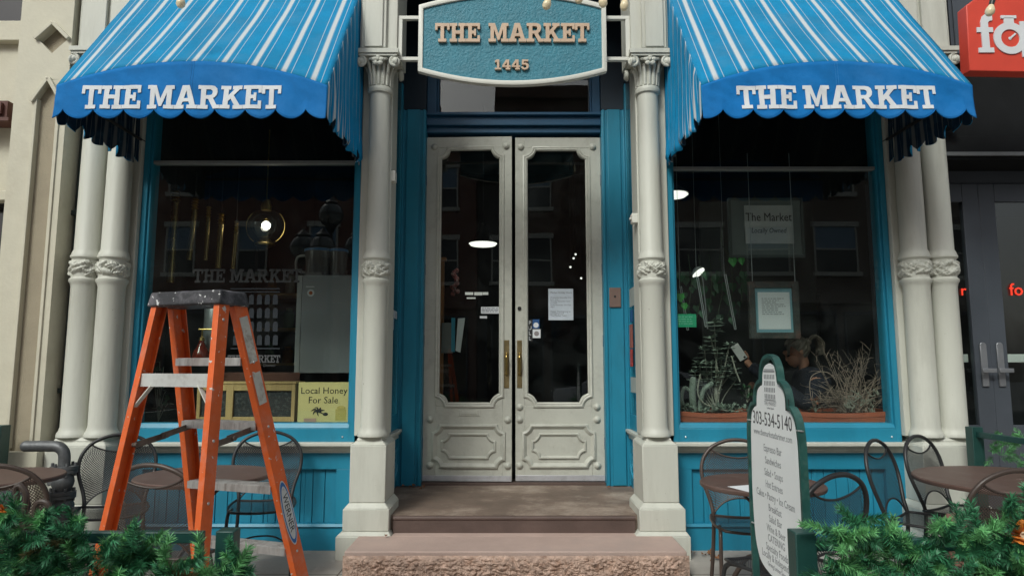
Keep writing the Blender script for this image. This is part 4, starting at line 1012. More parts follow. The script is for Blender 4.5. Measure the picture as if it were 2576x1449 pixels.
def make_table(r, label):
    t = thing('garden_table', label, 'table', (0, 0, 0))
    mb = MB(); n = 64
    mb.lathe([(.001, .724), (r-.012, .724), (r-.004, .716), (r, .722), (r, .736), (r-.006, .742), (.02, .742), (.018, .739), (.001, .739)], (0, 0, 0), n); mb.build('table_top', BROWNM, t, smooth=40)
    mb = MB(); mb.lathe([(.03, .05), (.03, .25), (.045, .27), (.045, .33), (.03, .35), (.03, .60), (.05, .66), (.14, .70), (.15, .7235)], (0, 0, 0), 18); mb.build('pedestal_pole', BROWNF, t)
    for k in range(4):
        a = math.pi/4+k*math.pi/2; d = Vector((math.cos(a), math.sin(a), 0)); z = Vector((0, 0, 1))
        mb = MB(); mb.tube(smooth_path([d*.03+z*.32, d*.10+z*.31, d*.17+z*.22, d*.24+z*.10, d*.33+z*.03, d*.38+z*.012], 6), .014, 9); mb.build('leg', BROWNF, t, smooth=60)
        mb = MB(); mb.tube([d*.04+z*.60, d*.18+z*.71, d*(r*.8)+z*.72], .009, 7); mb.build('brace', BROWNF, t, smooth=60)
    return t
tb = make_table(.40, 'round brown metal table behind the orange ladder'); tb.location = (-1.92, 4.30, 0); tb['group'] = 'round garden tables'
dup(tb, (-3.19, 4.2, 0), .4, 'round brown metal table at the left edge, seen through a mesh chair', 'round garden tables')
t2 = make_table(.345, 'small round brown metal table half hidden by the white menu board'); t2.location = (1.42, 3.99, 0); t2['group'] = 'round garden tables'
t3 = make_table(.56, 'large round brown metal table at the right edge'); t3.location = (2.99, 4.10, 0); t3['group'] = 'round garden tables'
pp = MB(); q = (1.33, 3.76); pp.box(-.11, .11, -.14, .14, .7425, .7435, Matrix.Translation((q[0], q[1], 0)) @ Matrix.Rotation(.35, 4, 'Z'))
tag(pp.build('menu_sheet', PAPER, smooth=0), 'white paper sheet lying on the small table beside the menu board', 'paper')

# ================================================================ standing menu board
mbd = thing('menu_board', 'white menu board in a weathered green frame at the right gate post', 'sign board', (1.03, 2.73, 0))
YC, HW, ZTOPB, ZBOT = 2.73, .245, 1.415, .60
prof = [(0, 0), (.045, .012), (.07, .04), (.08, .085), (.10, .092), (.135, .11), (.15, .145), (.155, .175), (.178, .182), (.212, .205), (.228, .25), (.235, .31), (.243, .45), (.245, .55), (.236, .68), (.215, .76), (.17, .81), (.08, .832), (0, .836)]
def sm(pr, k=3): return smooth_path([(a, b, 0) for a, b in pr], k)
half = [(p.x, p.y) for p in sm(prof)]
outl = [(YC-a, ZTOPB-b) for a, b in half]+[(YC+a, ZTOPB-b) for a, b in half[-2:0:-1]]
BOARD = mat('menu_board_white', (.80, .83, .83), .5, var=.05, vscale=3)
mb = MB(); mb.prism(outl, lambda y, z: (1.014, y, z), lambda y, z: (1.022, y, z)); wb(mb, 'board', BOARD, mbd, smooth=0)
fp = [(0, -.03), (.05, -.018), (.085, .02), (.097, .07), (.115, .075), (.155, .10), (.172, .14), (.178, .165), (.205, .17), (.24, .20), (.258, .25), (.265, .33), (.266, .60), (.266, 1.0), (.266, ZTOPB-.03)]
hf = [(p.x, p.y) for p in sm(fp, 4)]
fr = [(YC-a, ZTOPB-b) for a, b in hf[::-1]]+[(YC+a, ZTOPB-b) for a, b in hf[1:]]
mb = MB(); V = []
for i, (y, z) in enumerate(fr):
    p = Vector((y, z)); a = Vector(fr[max(0, i-1)]); b = Vector(fr[min(len(fr)-1, i+1)]); d = (b-a).normalized(); nn = Vector((-d.y, d.x))*.007
    for x, s in ((1.008, -1), (1.036, -1), (1.036, 1), (1.008, 1)): V.append((x, p.x+nn.x*s, p.y+nn.y*s))
m = len(fr); mb.add(V, [(i*4+k, i*4+(k+1) % 4, (i+1)*4+(k+1) % 4, (i+1)*4+k) for i in range(m-1) for k in range(4)]+[(0, 1, 2, 3), tuple(4*(m-1)+k for k in (3, 2, 1, 0))])
wb(mb, 'frame', SIGNGREEN, mbd, smooth=30, bevel=.003)
for y in (YC-.266, YC+.266):
    mb = MB(); mb.box(.80, 1.26, y-.02, y+.02, 0, .03); wb(mb, 'foot', SIGNGREEN, mbd, bevel=.004)
mb = MB(); mb.box(1.01, 1.04, YC-.256, YC+.256, .44, .48); wb(mb, 'cross_bar', SIGNGREEN, mbd, bevel=.004)
for y, z in ((YC-.255, 1.17), (YC+.255, 1.17), (YC-.25, .74), (YC+.25, .74)):
    mb = MB(); mb.tube([Vector((1.02+.012*math.cos(k*.6), y+.013*math.sin(k*.6), z+.004*math.sin(k*.3))) for k in range(11)], .003, 5); wb(mb, 'wire_tie', STEEL, mbd)
bm_ = lambda yo, zo, x, y, d: (1.0138-d, YC+yo-x, zo+y)     # the board faces -x; its left as read is the far end
def bt(tx, z, size, m=GREYINK, yo=0, sx=1.0):
    o = text(tx, size, lambda x, y, d: bm_(yo, z, x*sx, y, d), .0006); wb(o, 'lettering', m, mbd, smooth=0)
bt('303-534-5140', 1.165, .078, mat('charcoal_ink', (.07, .07, .075), .8), 0, .93)
bt('www.themarketatlarimer.com', 1.122, .036, GREYINK, 0, .9)
for i, (tx, z) in enumerate((('Espresso Bar', 1.062), ('Sandwiches', 1.014), ('Salad • Soups', .966), ('Hot Entrees', .920), ('Cakes • Pastry • Ice Cream', .874), ('Breakfast', .830), ('Salad Bar', .788), ('Wine & Beer', .748), ('CATERING', .710), ('Specialty Foods', .672), ('Locally & Independent', .638))):
    bt(tx, z, .041, GREYINK, 0, .86)
bt('- Serving Larimer Square -', .612, .024, GREYINK, 0, .85)
bt('THE MARKET', 1.248, .024, GREYINK, 0, .9); bt('Larimer Square', 1.234, .012, GREYINK, 0, 1)
em = MB()
for r in range(4):
    for c in range(7):
        y = YC-.05+.1*c/6; z = 1.275+.026*r; em.box(1.0128, 1.0136, y-.0045, y+.0045, z, z+.018)
em.box(1.0128, 1.0136, YC-.058, YC+.058, 1.380, 1.386); em.box(1.0128, 1.0136, YC-.052, YC+.052, 1.389, 1.392); em.box(1.0128, 1.0136, YC-.058, YC+.058, 1.268, 1.2715)
wb(em, 'building_emblem', GREYINK, mbd, smooth=0)
em = MB(); em.box(1.0128, 1.0136, YC-.185, YC-.15, 1.238, 1.282); wb(em, 'badge', BLACKINK, mbd, smooth=0)
o = text('f', .05, lambda x, y, d: (1.0126-d, YC-.17-x, 1.243+y), .0006); wb(o, 'badge_letter', BOARD, mbd, smooth=0)

# ================================================================ patio fences, garlands
def fence(label, loc, parts, name='patio_fence'):
    f = thing(name, label, 'fence', loc)
    for nm, boxes in parts:
        mb = MB()
        for b in boxes: mb.box(*b)
        wb(mb, nm, GREENP, f, bevel=.004)
    return f
zf = .862
pl = at(540, 1345, 2.30); pr = at(1993, 1350, 2.30)
fence('dark green fence along the lower left, under the pine garland', (-1.4, 2.32, 0), [('post', [(-.985, -.925, 2.285, 2.345, 0, .868)]), ('post', [(-2.3, -2.24, 2.285, 2.345, 0, .868)]),
      ('top_rail', [(-2.235, -1.035, 2.30, 2.33, .825, .862)]), ('lower_rail', [(-2.235, -1.035, 2.30, 2.33, .30, .34)]),
      ('end_stile', [(-1.06, -1.0355, 2.302, 2.328, .3405, .8245)]), ('baluster', [(-1.645, -1.625, 2.304, 2.326, .3405, .8245)])])
fence('dark green fence along the lower right, beside the menu board', (1.6, 2.32, 0), [('post', [(.905, .975, 2.275, 2.345, 0, .865)]), ('post', [(2.2, 2.26, 2.285, 2.345, 0, .868)]),
      ('top_rail', [(.98, 2.195, 2.30, 2.33, .80, .84)]), ('lower_rail', [(.98, 2.195, 2.30, 2.33, .30, .34)]), ('baluster', [(1.58, 1.60, 2.304, 2.326, .3405, .7995)])])
fence('dark green side fence running from the right twin columns towards the viewer', (3.36, 4.4, 0), [('post', [(3.29, 3.37, 4.94, 5.02, 0, .972)]), ('post', [(3.29, 3.37, 3.2, 3.28, 0, .972)]),
      ('top_rail', [(3.315, 3.345, 3.281, 4.939, .90, .94)]), ('mid_rail', [(3.315, 3.345, 3.281, 4.939, .62, .66)]), ('lower_rail', [(3.315, 3.345, 3.281, 4.939, .2, .24)])])
fence('dark green side fence at the left edge below a pine sprig', (-3.75, 4.4, 0), [('post', [(-3.80, -3.66, 4.90, 5.0, 0, .985)]), ('top_rail', [(-3.76, -3.72, 3.2, 4.899, .9, .94)]), ('lower_rail', [(-3.76, -3.72, 3.2, 4.899, .25, .29)]), ('board', [(-3.75, -3.73, 3.2, 4.899, .2905, .8995)])])

def sprig(mb, p, d, L, rn, nl=.040, dens=170):
    d = d.normalized(); a = d.cross(Vector((0, 0, 1)));
    if a.length < .05: a = Vector((1, 0, 0))
    a.normalize(); b = d.cross(a)
    bend = a*rn.uniform(-.3, .3)+b*rn.uniform(-.3, .3)
    n = int(dens*L/.12)
    cen = lambda s: p+d*(L*s)+bend*(L*s*s*.5)
    for i in range(n):
        s = (i+rn.random())/n; g = rn.random()*6.283; q = cen(s)
        out = a*math.cos(g)+b*math.sin(g); l = nl*(1-.35*s)*rn.uniform(.7, 1.25); k = .55+.5*s+rn.uniform(-.15, .2)
        t = (out*1.0+d*k).normalized(); w = t.cross(out+Vector((rn.random(), rn.random(), rn.random()))*.7).normalized()*rn.uniform(.0011, .0019)
        e = q+t*l+Vector((0, 0, -.12*l*rn.random()))
        m_ = q+t*l*.5
        mb.add([q-w*.6, q+w*.6, m_+w, e, m_-w], [(0, 1, 2, 4), (4, 2, 3)])
BROWNN = mat('brown_pine_needle', (.09, .085, .03), .6, var=.3, island=.5)
def garland(label, x0, x1, y, zf, zr, n, seed, loc, dip=0.05):
    rn = random.Random(seed); g = thing('pine_garland', label, 'garland', loc)
    A, Bm, Cm = MB(), MB(), MB()
    for i in range(n):
        x = x0+(x1-x0)*rn.random(); z = zf(x)+rn.uniform(-zr, zr*.35); yy = y+rn.uniform(-.07, .05)
        d = Vector((rn.uniform(-1, 1), rn.uniform(-1.0, .25), rn.uniform(-.45, 1.0)))
        q = rn.random(); sprig(A if q < .62 else (Bm if q < .992 else Cm), Vector((x, yy, z)), d, rn.uniform(.06, .15), rn, rn.uniform(.032, .046))
    wb(A, 'dark_needles', NEEDLE, g, smooth=0, fix=False); wb(Bm, 'pale_needles', NEEDLE2, g, smooth=0, fix=False); wb(Cm, 'brown_needles', BROWNN, g, smooth=0, fix=False)
    st_ = MB(); st_.tube(smooth_path([(x0+(x1-x0)*k/8, y, zf(x0+(x1-x0)*k/8)-zr*.5+.02*math.sin(k*2)) for k in range(9)], 4), .008, 6); wb(st_, 'stem', mat('garland_wire_'+str(seed), (.02, .05, .02), .7), g)
    return g
# top outline of each garland follows the photo: high by the left edge, thinner towards the post
def zl(x): return .825+.035*math.sin(x*7)-(.02*min(1, (x+1.4)/.12) if x > -1.4 else 0)-(.12*min(1, (x+1.15)/.3) if x > -1.15 else 0)
garland('thick green pine garland draped over the lower left fence', -2.0, -.86, 2.20, zl, .22, 430, 3, (-1.4, 2.2, .7))
def zr_(x): return .80+.03*math.sin(x*9+1)+(.05 if x > 1.45 else 0)+(.06 if .98 < x < 1.1 else 0)
garland('thick green pine garland draped over the lower right fence', .95, 2.0, 2.20, zr_, .22, 350, 5, (1.5, 2.2, .7))
rn = random.Random(9)
g = thing('pine_garland', 'loose green pine garland hanging on the side fence at the right edge', 'garland', (3.4, 4.7, .7)); A = MB()
for i in range(60):
    y = 4.95-1.0*rn.random(); sprig(A, Vector((3.40+rn.uniform(-.02, .10), y, .86-.26*(4.95-y)/1.0*.6+rn.uniform(-.13, .12))), Vector((rn.uniform(-1, .6), rn.uniform(-1, .2), rn.uniform(-.6, .8))), rn.uniform(.07, .12), rn, .04, 90)
wb(A, 'needles', NEEDLE2, g, smooth=0, fix=False)
g = thing('pine_garland', 'small green pine sprig on top of the left edge fence post', 'garland', (-3.8, 4.9, .95)); A = MB()
for i in range(22): sprig(A, Vector((-3.80+rn.uniform(-.06, .06), 4.86, .93+rn.uniform(-.16, .05))), Vector((rn.uniform(-1, 1), -.5, rn.uniform(-.6, .8))), rn.uniform(.07, .11), rn, .04, 90)
wb(A, 'needles', NEEDLE, g, smooth=0, fix=False)
# orange fabric flowers tied to the garlands
def flower(label, c, r, seed):
    rn = random.Random(seed); f = thing('fabric_flower', label, 'flower', c, 0, 'orange flowers in the garlands'); mb = MB(); OR = mat('orange_petal_%d' % seed, (.62, .20, .03), .6, var=.4, vscale=25, island=.3)
    for k in range(26):
        a = rn.random()*6.283; e = rn.uniform(-.9, 1.2); d = Vector((math.cos(a)*math.cos(e), -abs(math.sin(e))*.8-.1, math.sin(a)*math.cos(e))).normalized()
        b = d.cross(Vector((.3, .2, 1))).normalized(); n_ = d.cross(b); L = r*rn.uniform(.7, 1.1); w = L*.38
        mb.add([b*-w*.3, b*w*.3, d*L*.55+b*w+n_*w*.3, d*L+b*w*.3, d*L-b*w*.3, d*L*.55-b*w+n_*w*.3], [(0, 1, 2, 3, 4, 5)])
    mb.build('petals', OR, f, smooth=0)
    m2 = MB(); m2.ball((0, -r*.35, 0), r*.28, 10); m2.build('flower_centre', mat('cream_centre_%d' % seed, (.65, .52, .36), .7), f)
flower('orange and cream fabric flower in the garland at the lower right corner', at(2568, 1345, 2.12), .052, 1)
flower('orange fabric flower in the garland at the left edge', at(4, 1278, 2.12), .022, 2)
# scrolled iron at the lower left edge
sc = MB()
for pts in ([(60, 1290), (66, 1245), (52, 1222), (40, 1230), (44, 1262)], [(88, 1318), (90, 1275), (104, 1262), (122, 1272), (124, 1318)]):
    sc.tube(smooth_path([at(x, y, 2.55) for x, y in pts], 6), .011, 9)
sc.beam(at(60, 1290, 2.55), at(62, 1460, 2.55), .02, .02); sc.beam(at(88, 1318, 2.55), at(90, 1460, 2.55), .02, .02); sc.beam(at(30, 1450, 2.55), at(130, 1456, 2.55), .02, .02, (0, 1, 0)); sc.beam(at(124, 1318, 2.55), at(124, 1460, 2.55), .02, .02)
tag(sc.build('iron_scroll', BROWNF), 'dark scrolled iron bar rising behind the garland at the lower left', 'ironwork')
cl = MB(); c = at(18, 1262, 2.75); cl.ball((c.x, c.y, c.z-.02), .085, 20, (1, .8, .75)); 
tag(cl.build('dark_bag', mat('charcoal_cloth', (.03, .03, .034), .8, bump=.5)), 'charcoal rounded bag at the left edge beside the brown mesh chair', 'bag')

# ================================================================ fire pipe by the left columns
fp = thing('standpipe', 'grey flanged water pipe with elbow and valve standing before the left twin columns', 'standpipe', (-3.17, 4.8, 0))
Y = 4.8; a = at(165, 1122, Y); xp, zt = a.x, a.z; xl_ = at(66, 1122, Y).x
mb = MB(); mb.tube(smooth_path([(xl_, Y, zt), (xl_+.06, Y, zt), (xp-.12, Y, zt), (xp-.05, Y, zt-.005), (xp-.008, Y, zt-.045), (xp, Y, zt-.12), (xp, Y, zt-.16)], 6), .038, 16)
mb.ball((xl_, Y, zt), .0385, 14); wb(mb, 'elbow_pipe', PIPE, fp)
def flange(z, name='flange'):
    mb = MB(); mb.lathe([(.085, z), (.085, z+.022), (.05, z+.024)], (xp, Y, 0), 20); mb.lathe([(.05, z-.026), (.085, z-.024), (.085, z-.003), (.05, z-.002)], (xp, Y, 0), 20)
    for k in range(6):
        q = 2*math.pi*k/6+.3; mb.lathe([(.011, z-.045), (.011, z-.026)], (xp+.07*math.cos(q), Y+.07*math.sin(q), 0), 6); mb.lathe([(.011, z+.024), (.011, z+.045)], (xp+.07*math.cos(q), Y+.07*math.sin(q), 0), 6)
    wb(mb, name, PIPE, fp)
z1 = at(165, 1180, Y).z; z2 = at(165, 1243, Y).z
flange(z1); flange(z2)
mb = MB(); mb.lathe([(.045, z2), (.05, z2+.02), (.066, z2+.06), (.07, (z1+z2)/2), (.064, z1-.05), (.048, z1-.02), (.045, z1)], (xp, Y, 0), 20); mb.beam((xp-.03, Y, z1-.06), (xp-.10, Y, z1-.09), .045, .05); wb(mb, 'valve_body', PIPE, fp, bevel=.004)
mb = MB(); mb.tube([(xp, Y, -.01), (xp, Y, z2)], .045, 16); mb.lathe([(.075, .3), (.08, .36), (.08, .46), (.06, .5)], (xp, Y, 0), 16); wb(mb, 'lower_pipe', PIPE, fp)
mb = MB(); zz = at(175, 1280, Y).z; mb.tube([(xp, Y-.02, zz), (xp+.11, Y-.03, zz)], .016, 8); mb.tube([(xp+.02, Y-.06, zz+.03), (xp+.02, Y-.06, zz-.06)], .026, 12); mb.lathe([(.026, 0), (.026, .03)], (xp+.11, Y-.03, zz), 6, True, 'x'); wb(mb, 'tap', PIPE, fp)
# ================================================================ things behind the glass: left window
def px_box(mb, x0, y0, x1, y1, Ya, Yb):       # front face measured in the photo at depth Ya
    a, b = at(x0, y1, Ya), at(x1, y0, Ya); return mb.box(a.x, b.x, Ya, Yb, a.z, b.z)
YEL = mat('yellow_card', (.68, .56, .24), .6, var=.05)
hs = thing('honey_sign', 'yellow local honey card leaning inside the left window', 'sign', at(814, 1063, 5.52))
mb = MB(); a, b = at(748, 1063, 5.50), at(880, 961, 5.50); mb.box(a.x, b.x, 5.50, 5.512, a.z, b.z); wb(mb, 'card', YEL, hs)
for tx, px, py, s in (('Local Honey', 815, 990, .074), ('For Sale', 813, 1014, .074)):
    p = at(px, py, 5.5); wb(text(tx, s, lambda x, y, d: (p.x+x, 5.4995-d, p.z+y)), 'lettering', BLACKINK, hs, smooth=0)
mb = MB(); p = at(800, 1035, 5.5)
for k in range(7):
    q = k*.9; mb.tube(smooth_path([(p.x, 5.4985, p.z), (p.x+.03*math.cos(q), 5.498, p.z+.02*math.sin(q)+.01), (p.x+.055*math.cos(q+.3), 5.4985, p.z+.035*math.sin(q+.3))], 4), [.002, .004, .006, .006, .006, .005, .004, .003, .002], 5)
mb.ball((p.x+.06, 5.498, p.z-.02), .014, 8, (1.6, .2, 1)); mb.ball((p.x+.015, 5.498, p.z+.01), .014, 8, (1, .2, 1.4)); wb(mb, 'flower_drawing', BLACKINK, hs)
mb = MB(); p = at(858, 1040, 5.5); mb.box(p.x-.045, p.x+.04, 5.498, 5.4996, p.z-.055, p.z+.035); mb.ball((p.x, 5.498, p.z+.045), .03, 8, (1.2, .06, .6)); wb(mb, 'jar_drawing', mat('honey_ochre', (.52, .40, .10), .6), hs)
mb = MB(); p = at(780, 1056, 5.5); mb.box(p.x-.05, p.x+.05, 5.4965, 5.499, p.z-.014, p.z+.014); wb(mb, 'pink_label', mat('pink_tag', (.50, .30, .22), .6), hs)
fr = thing('fridge', 'tall grey steel fridge side panel inside the left window behind the honey card', 'fridge', (-1.45, 6.2, .30))
mb = MB(); a, b = at(752, 935, 6.0), at(905, 692, 6.0); mb.box(a.x, b.x, 6.0, 6.65, .31, b.z); wb(mb, 'cabinet', mat('grey_steel_panel', (.30, .315, .33), .42, .35, var=.05, vscale=2), fr, bevel=.008)
mb = MB(); mb.box(a.x-.05, a.x-.008, 6.02, 6.6, .31, b.z); wb(mb, 'door_edge', STEEL, fr)
p = at(782, 737, 6.0); mb = MB(); mb.lathe([(.032, 0), (.032, .003), (.001, .003)], (p.x, 5.9995, p.z), 20, True, '-y'); so = wb(mb, 'sticker', PAPER, fr); mb = MB(); mb.lathe([(.017, 0), (.001, .002)], (p.x, 5.9963, p.z), 14, True, '-y'); wb(mb, 'sticker_dot', mat('rust_orange', (.5, .12, .03), .6), so)
mb = MB(); mb.box(p.x-.045, p.x+.03, 5.996, 5.9995, p.z+.052, p.z+.06); wb(mb, 'label_strip', PAPER, fr)
ptc = thing('water_pitcher', 'clear plastic pitcher with blue lid standing on top of the steel fridge', 'pitcher', at(815, 692, 6.2))
zt = b.z; mb = MB(); cx = at(815, 690, 6.2).x
for x, w in ((cx-.05, .13), (cx+.13, .085)): mb.lathe([(w*.85, zt+.002), (w*.9, zt+.02), (w, zt+.22), (w, zt+.24)], (x, 6.2, 0), 24)
wb(mb, 'jug', mat('smoky_plastic', (.10, .085, .08), .2, var=.1, spec=.5), ptc)
mb = MB(); 
for x, w in ((cx-.05, .13), (cx+.13, .085)): mb.lathe([(w*1.03, zt+.241), (w*1.03, zt+.262), (w*.7, zt+.272), (.001, zt+.273)], (x, 6.2, 0), 24)
wb(mb, 'lid', mat('blue_plastic', (.05, .16, .34), .35), ptc)
mb = MB(); mb.tube(smooth_path([(cx-.17, 6.2, zt+.21), (cx-.25, 6.2, zt+.19), (cx-.255, 6.2, zt+.08), (cx-.18, 6.2, zt+.05)], 6), .012, 8); wb(mb, 'handle', mat('pale_plastic', (.3, .3, .3), .4), ptc)
# wooden cabinet, board and counter
ct = thing('wooden_cabinet', 'pale pine cabinet with dark chalk panels on the left window shelf', 'cabinet', (-2.2, 5.8, .945))
mb = MB(); x0, x1 = at(495, 1000, 5.75).x, at(742, 1000, 5.75).x; zt = at(600, 960, 5.75).z; z0 = .946
mb.box(x0, x1, 5.78, 5.98, z0, zt-.02); mb.box(x0-.01, x1+.01, 5.745, 5.985, zt-.02, zt); n = 3; wd = (x1-x0)/n
for i in range(n+1): xx = x0+wd*i; mb.box(max(x0, xx-.03), min(x1, xx+.03), 5.75, 5.7798, z0, zt-.0202)
for i in range(n): mb.box(x0+wd*i+.03, x0+wd*(i+1)-.03, 5.751, 5.7797, zt-.075, zt-.0203); mb.box(x0+wd*i+.03, x0+wd*(i+1)-.03, 5.751, 5.7797, z0, z0+.04)
wb(mb, 'carcass', PINE, ct, bevel=.003)
for i in range(n):
    mb = MB(); mb.box(x0+wd*i+.03, x0+wd*(i+1)-.03, 5.768, 5.7795, z0+.04, zt-.075); wb(mb, 'chalk_panel', mat('chalkboard_%d' % i, (.025, .028, .028), .7, dirt=(.2, .2, .19), dscale=40, damt=.6), ct)
cb = MB(); a, b = at(560, 957, 6.05), at(890, 935, 6.05); cb.box(a.x, b.x, 6.0, 6.4, a.z-.02, b.z-.005)
tag(wb(cb, 'counter_board', mat('red_brown_wood', (.10, .035, .022), .5, var=.2), None, bevel=.004), 'red brown counter board running behind the honey card inside the left window', 'counter')
# brass tubes of a grain dispenser
for i, (xt, yt, xb, yb, r) in enumerate(((442, 508, 428, 711, .032), (490, 528, 475, 655, .026), (524, 548, 517, 655, .02), (556, 565, 548, 675, .026), (594, 585, 586, 676, .018))):
    lb = ('tallest brass tube', 'second tallest brass tube', 'middle thin brass tube', 'fourth brass tube', 'shortest thin brass tube')[i]
    a = at(xt, yt, 5.95); c = at(xb, yb, 5.95); t = thing('brass_tube', lb+' hanging in the row behind the left window', 'tube', c, 0, 'brass tubes behind the left window')
    TB = MATS.get('brass_tube') or mat('brass_tube', (.38, .28, .12), .25, .9, var=.2); mb = MB(); mb.tube([c, a], r, 14); wb(mb, 'tube', TB, t)
    mb = MB()
    for k in range(4): mb.lathe([(r*.7, 0), (r*1.25, .012), (r*.7, .024)], (a.x, a.y, a.z+.002+.026*k), 14)
    wb(mb, 'beaded_cap', BRASS, t)
    mb = MB(); mb.tube([(a.x, a.y, a.z+.1), (a.x, a.y, 3.2)], .004, 5); wb(mb, 'hanger', IRON, t)
# round glass pendant lamp with a bright bulb
p = at(668, 570, 6.1); pl_ = thing('pendant_lamp', 'clear round glass pendant lamp with one glowing bulb behind the left window', 'lamp', p)
mb = MB(); mb.lathe([(.175*math.sin(math.pi*(k/20*.78+.1)), .165*-math.cos(math.pi*(k/20*.78+.1))) for k in range(21)], p, 28, False); wb(mb, 'globe', CLEAR, pl_, smooth=60)
mb = MB(); mb.ball((p.x+.005, p.y, p.z+.01), .038, 14); wb(mb, 'bulb', FILAMENT, pl_)
mb = MB(); mb.lathe([(.06, -.19), (.085, -.18), (.09, -.165), (.06, -.15), (.05, -.12)], p, 20); mb.lathe([(.045, .15), (.05, .19), (.03, .25)], p, 16); mb.tube([(p.x, p.y, p.z+.2), (p.x, p.y, 3.6)], .006, 6)
for sx in (-1, 1): mb.tube([(p.x+sx*.178*math.cos(t_), p.y, p.z+.172*math.sin(t_)) for t_ in [R(-55+100*k/14) for k in range(15)]], .004, 6)
wb(mb, 'brass_fitting', BRASS, pl_)
# window lettering and engraved building emblem on the left glass
def onglass(px, py): return at(px, py, 5.4225)
a, b = onglass(484, 711), onglass(760, 677)
WL = mat('grey_window_lettering', (.022, .026, .026), .7, var=.1)
lw = slab_word('THE MARKET', a.x, b.x, a.z, b.z, lambda x, z, d: (x, 5.4235-d, z), .001, space=.4, gap=.03)
gd = thing('window_decal', 'faded grey shop lettering and building emblem stuck on the left window glass', 'decal', (-2.2, 5.42, 1.5)); wb(lw, 'lettering', WL, gd, smooth=0)
a, b = onglass(572, 912), onglass(705, 893); lw = slab_word('THE MARKET', a.x, b.x, a.z, b.z, lambda x, z, d: (x, 5.4235-d, z), .001, space=.3); wb(lw, 'lettering', mat('pale_window_lettering', (.07, .073, .076), .7), gd, smooth=0)
p = onglass(678, 922); wb(text('Denver', .034, lambda x, y, d: (p.x+x, 5.4235-d, p.z+y)), 'lettering', MATS['pale_window_lettering'], gd, smooth=0)
em = MB(); BLW = mat('blue_grey_decal', (.014, .021, .028), .7)
for r in range(4):
    for c in range(6):
        p = onglass(592+20*c, 868-34*r); w, h = .020, .062
        o = [(p.x-w, p.z), (p.x+w, p.z), (p.x+w, p.z+h)]+[(p.x+w*math.cos(q), p.z+h+w*math.sin(q)) for q in (.6, 1.2, 1.9, 2.5)]+[(p.x-w, p.z+h)]
        em.prism(o, lambda x, z: (x, 5.4225, z), lambda x, z: (x, 5.4235, z))
for py in (878, 736, 728): a, b = onglass(580, py), onglass(704, py-3); em.box(a.x, b.x, 5.4225, 5.4235, a.z, b.z)
wb(em, 'building_emblem', BLW, gd, smooth=0)
# amber bottle with brass pump, cylinder
p = at(505, 905, 5.85); bt_ = thing('amber_bottle', 'amber red glass bottle with brass pump behind the ladder in the left window', 'bottle', p)
mb = MB(); mb.lathe([(.07, 0), (.075, .02), (.07, .06), (.035, .12), (.022, .15), (.022, .165)], p, 20); wb(mb, 'bottle', mat('amber_glass', (.16, .02, .01), .1, spec=.6), bt_)
mb = MB(); mb.lathe([(.024, .166), (.02, .19), (.008, .2), (.008, .26)], p, 14); mb.tube([(p.x-.03, p.y, p.z+.262), (p.x+.09, p.y, p.z+.262)], .007, 8); wb(mb, 'pump', BRASS, bt_)
p = at(536, 900, 6.0); mb = MB(); mb.lathe([(.07, 0), (.09, .03), (.09, .5), (.07, .53)], p, 24); tag(mb.build('steel_urn', STEEL), 'tall grey steel urn behind the amber bottle in the left window', 'urn')
# small trailing plant behind the ladder
def leafplant(label, p, n, spread, h, m, seed, L=.05, pot=False, stem=STEMW):
    rn = random.Random(seed); t = thing('potted_plant' if pot else 'plant', label, 'plant', p); mb = MB(); st_ = MB()
    for k in range(n):
        a = rn.random()*6.283; r = spread*math.sqrt(rn.random()); tip = Vector((r*math.cos(a), r*math.sin(a)*.5, h*rn.uniform(.25, 1)))
        st_.tube(smooth_path([(0, 0, 0), tip*.5+Vector((0, 0, h*.12)), tip], 4), .003, 5)
        for j in range(4):
            d = Vector((rn.uniform(-1, 1), rn.uniform(-1, .3), rn.uniform(-.5, .8))).normalized(); b = d.cross(Vector((0, .3, 1))).normalized(); c = tip*(1-.12*j); l = L*rn.uniform(.6, 1.2)
            mb.add([c, c+d*l*.45+b*l*.28, c+d*l, c+d*l*.45-b*l*.28], [(0, 1, 2, 3)])
    mb.build('leaves', m, t, smooth=0); st_.build('stem', stem, t)
    return t
leafplant('small dark green trailing plant behind the left ladder rail in the window', at(398, 1060, 5.75), 9, .14, .5, mat('dim_leaf', (.03, .09, .05), .5, island=.4), 2, .07)

# shelves with jars deep inside the shop
su = thing('shelf_unit', 'dark wall shelves holding jars deep inside behind the left window', 'shelf', (-2.2, 8.3, .31))
for k in range(4):
    mb = MB(); mb.box(-3.1, -1.0, 8.15, 8.5, 1.0+.42*k, 1.03+.42*k); wb(mb, 'shelf_board', PINE, su)
mb = MB(); mb.box(-3.14, -3.10, 8.12, 8.5, .31, 2.9); mb.box(-1.0, -.96, 8.12, 8.5, .31, 2.9); wb(mb, 'side_panel', DKWOOD, su)
JM = [mat('jar_%s' % c, v, .25) for c, v in (('amber', (.3, .14, .05)), ('pale', (.45, .43, .38)), ('green', (.12, .2, .12)))]
jar0 = None
for r in range(4):
    for i in range(9):
        w = .055+.015*((i*7+r*3) % 3)/2; h = .2+.05*((i*5+r) % 3); x = -2.98+.22*i
        mb = MB(); mb.lathe([(w*.9, 0), (w, .01), (w, h*.75), (w*.6, h*.85), (w*.65, h*.87), (w*.65, h), (.001, h)], (0, 0, 0), 14); o = mb.build('storage_jar', JM[(i+r*2) % 3]); o.location = (x, 8.3, 1.0305+.42*r)
        tag(o, 'storage jar standing on the dim wall shelves deep inside behind the left window', 'jar', 'jars on the deep wall shelves')
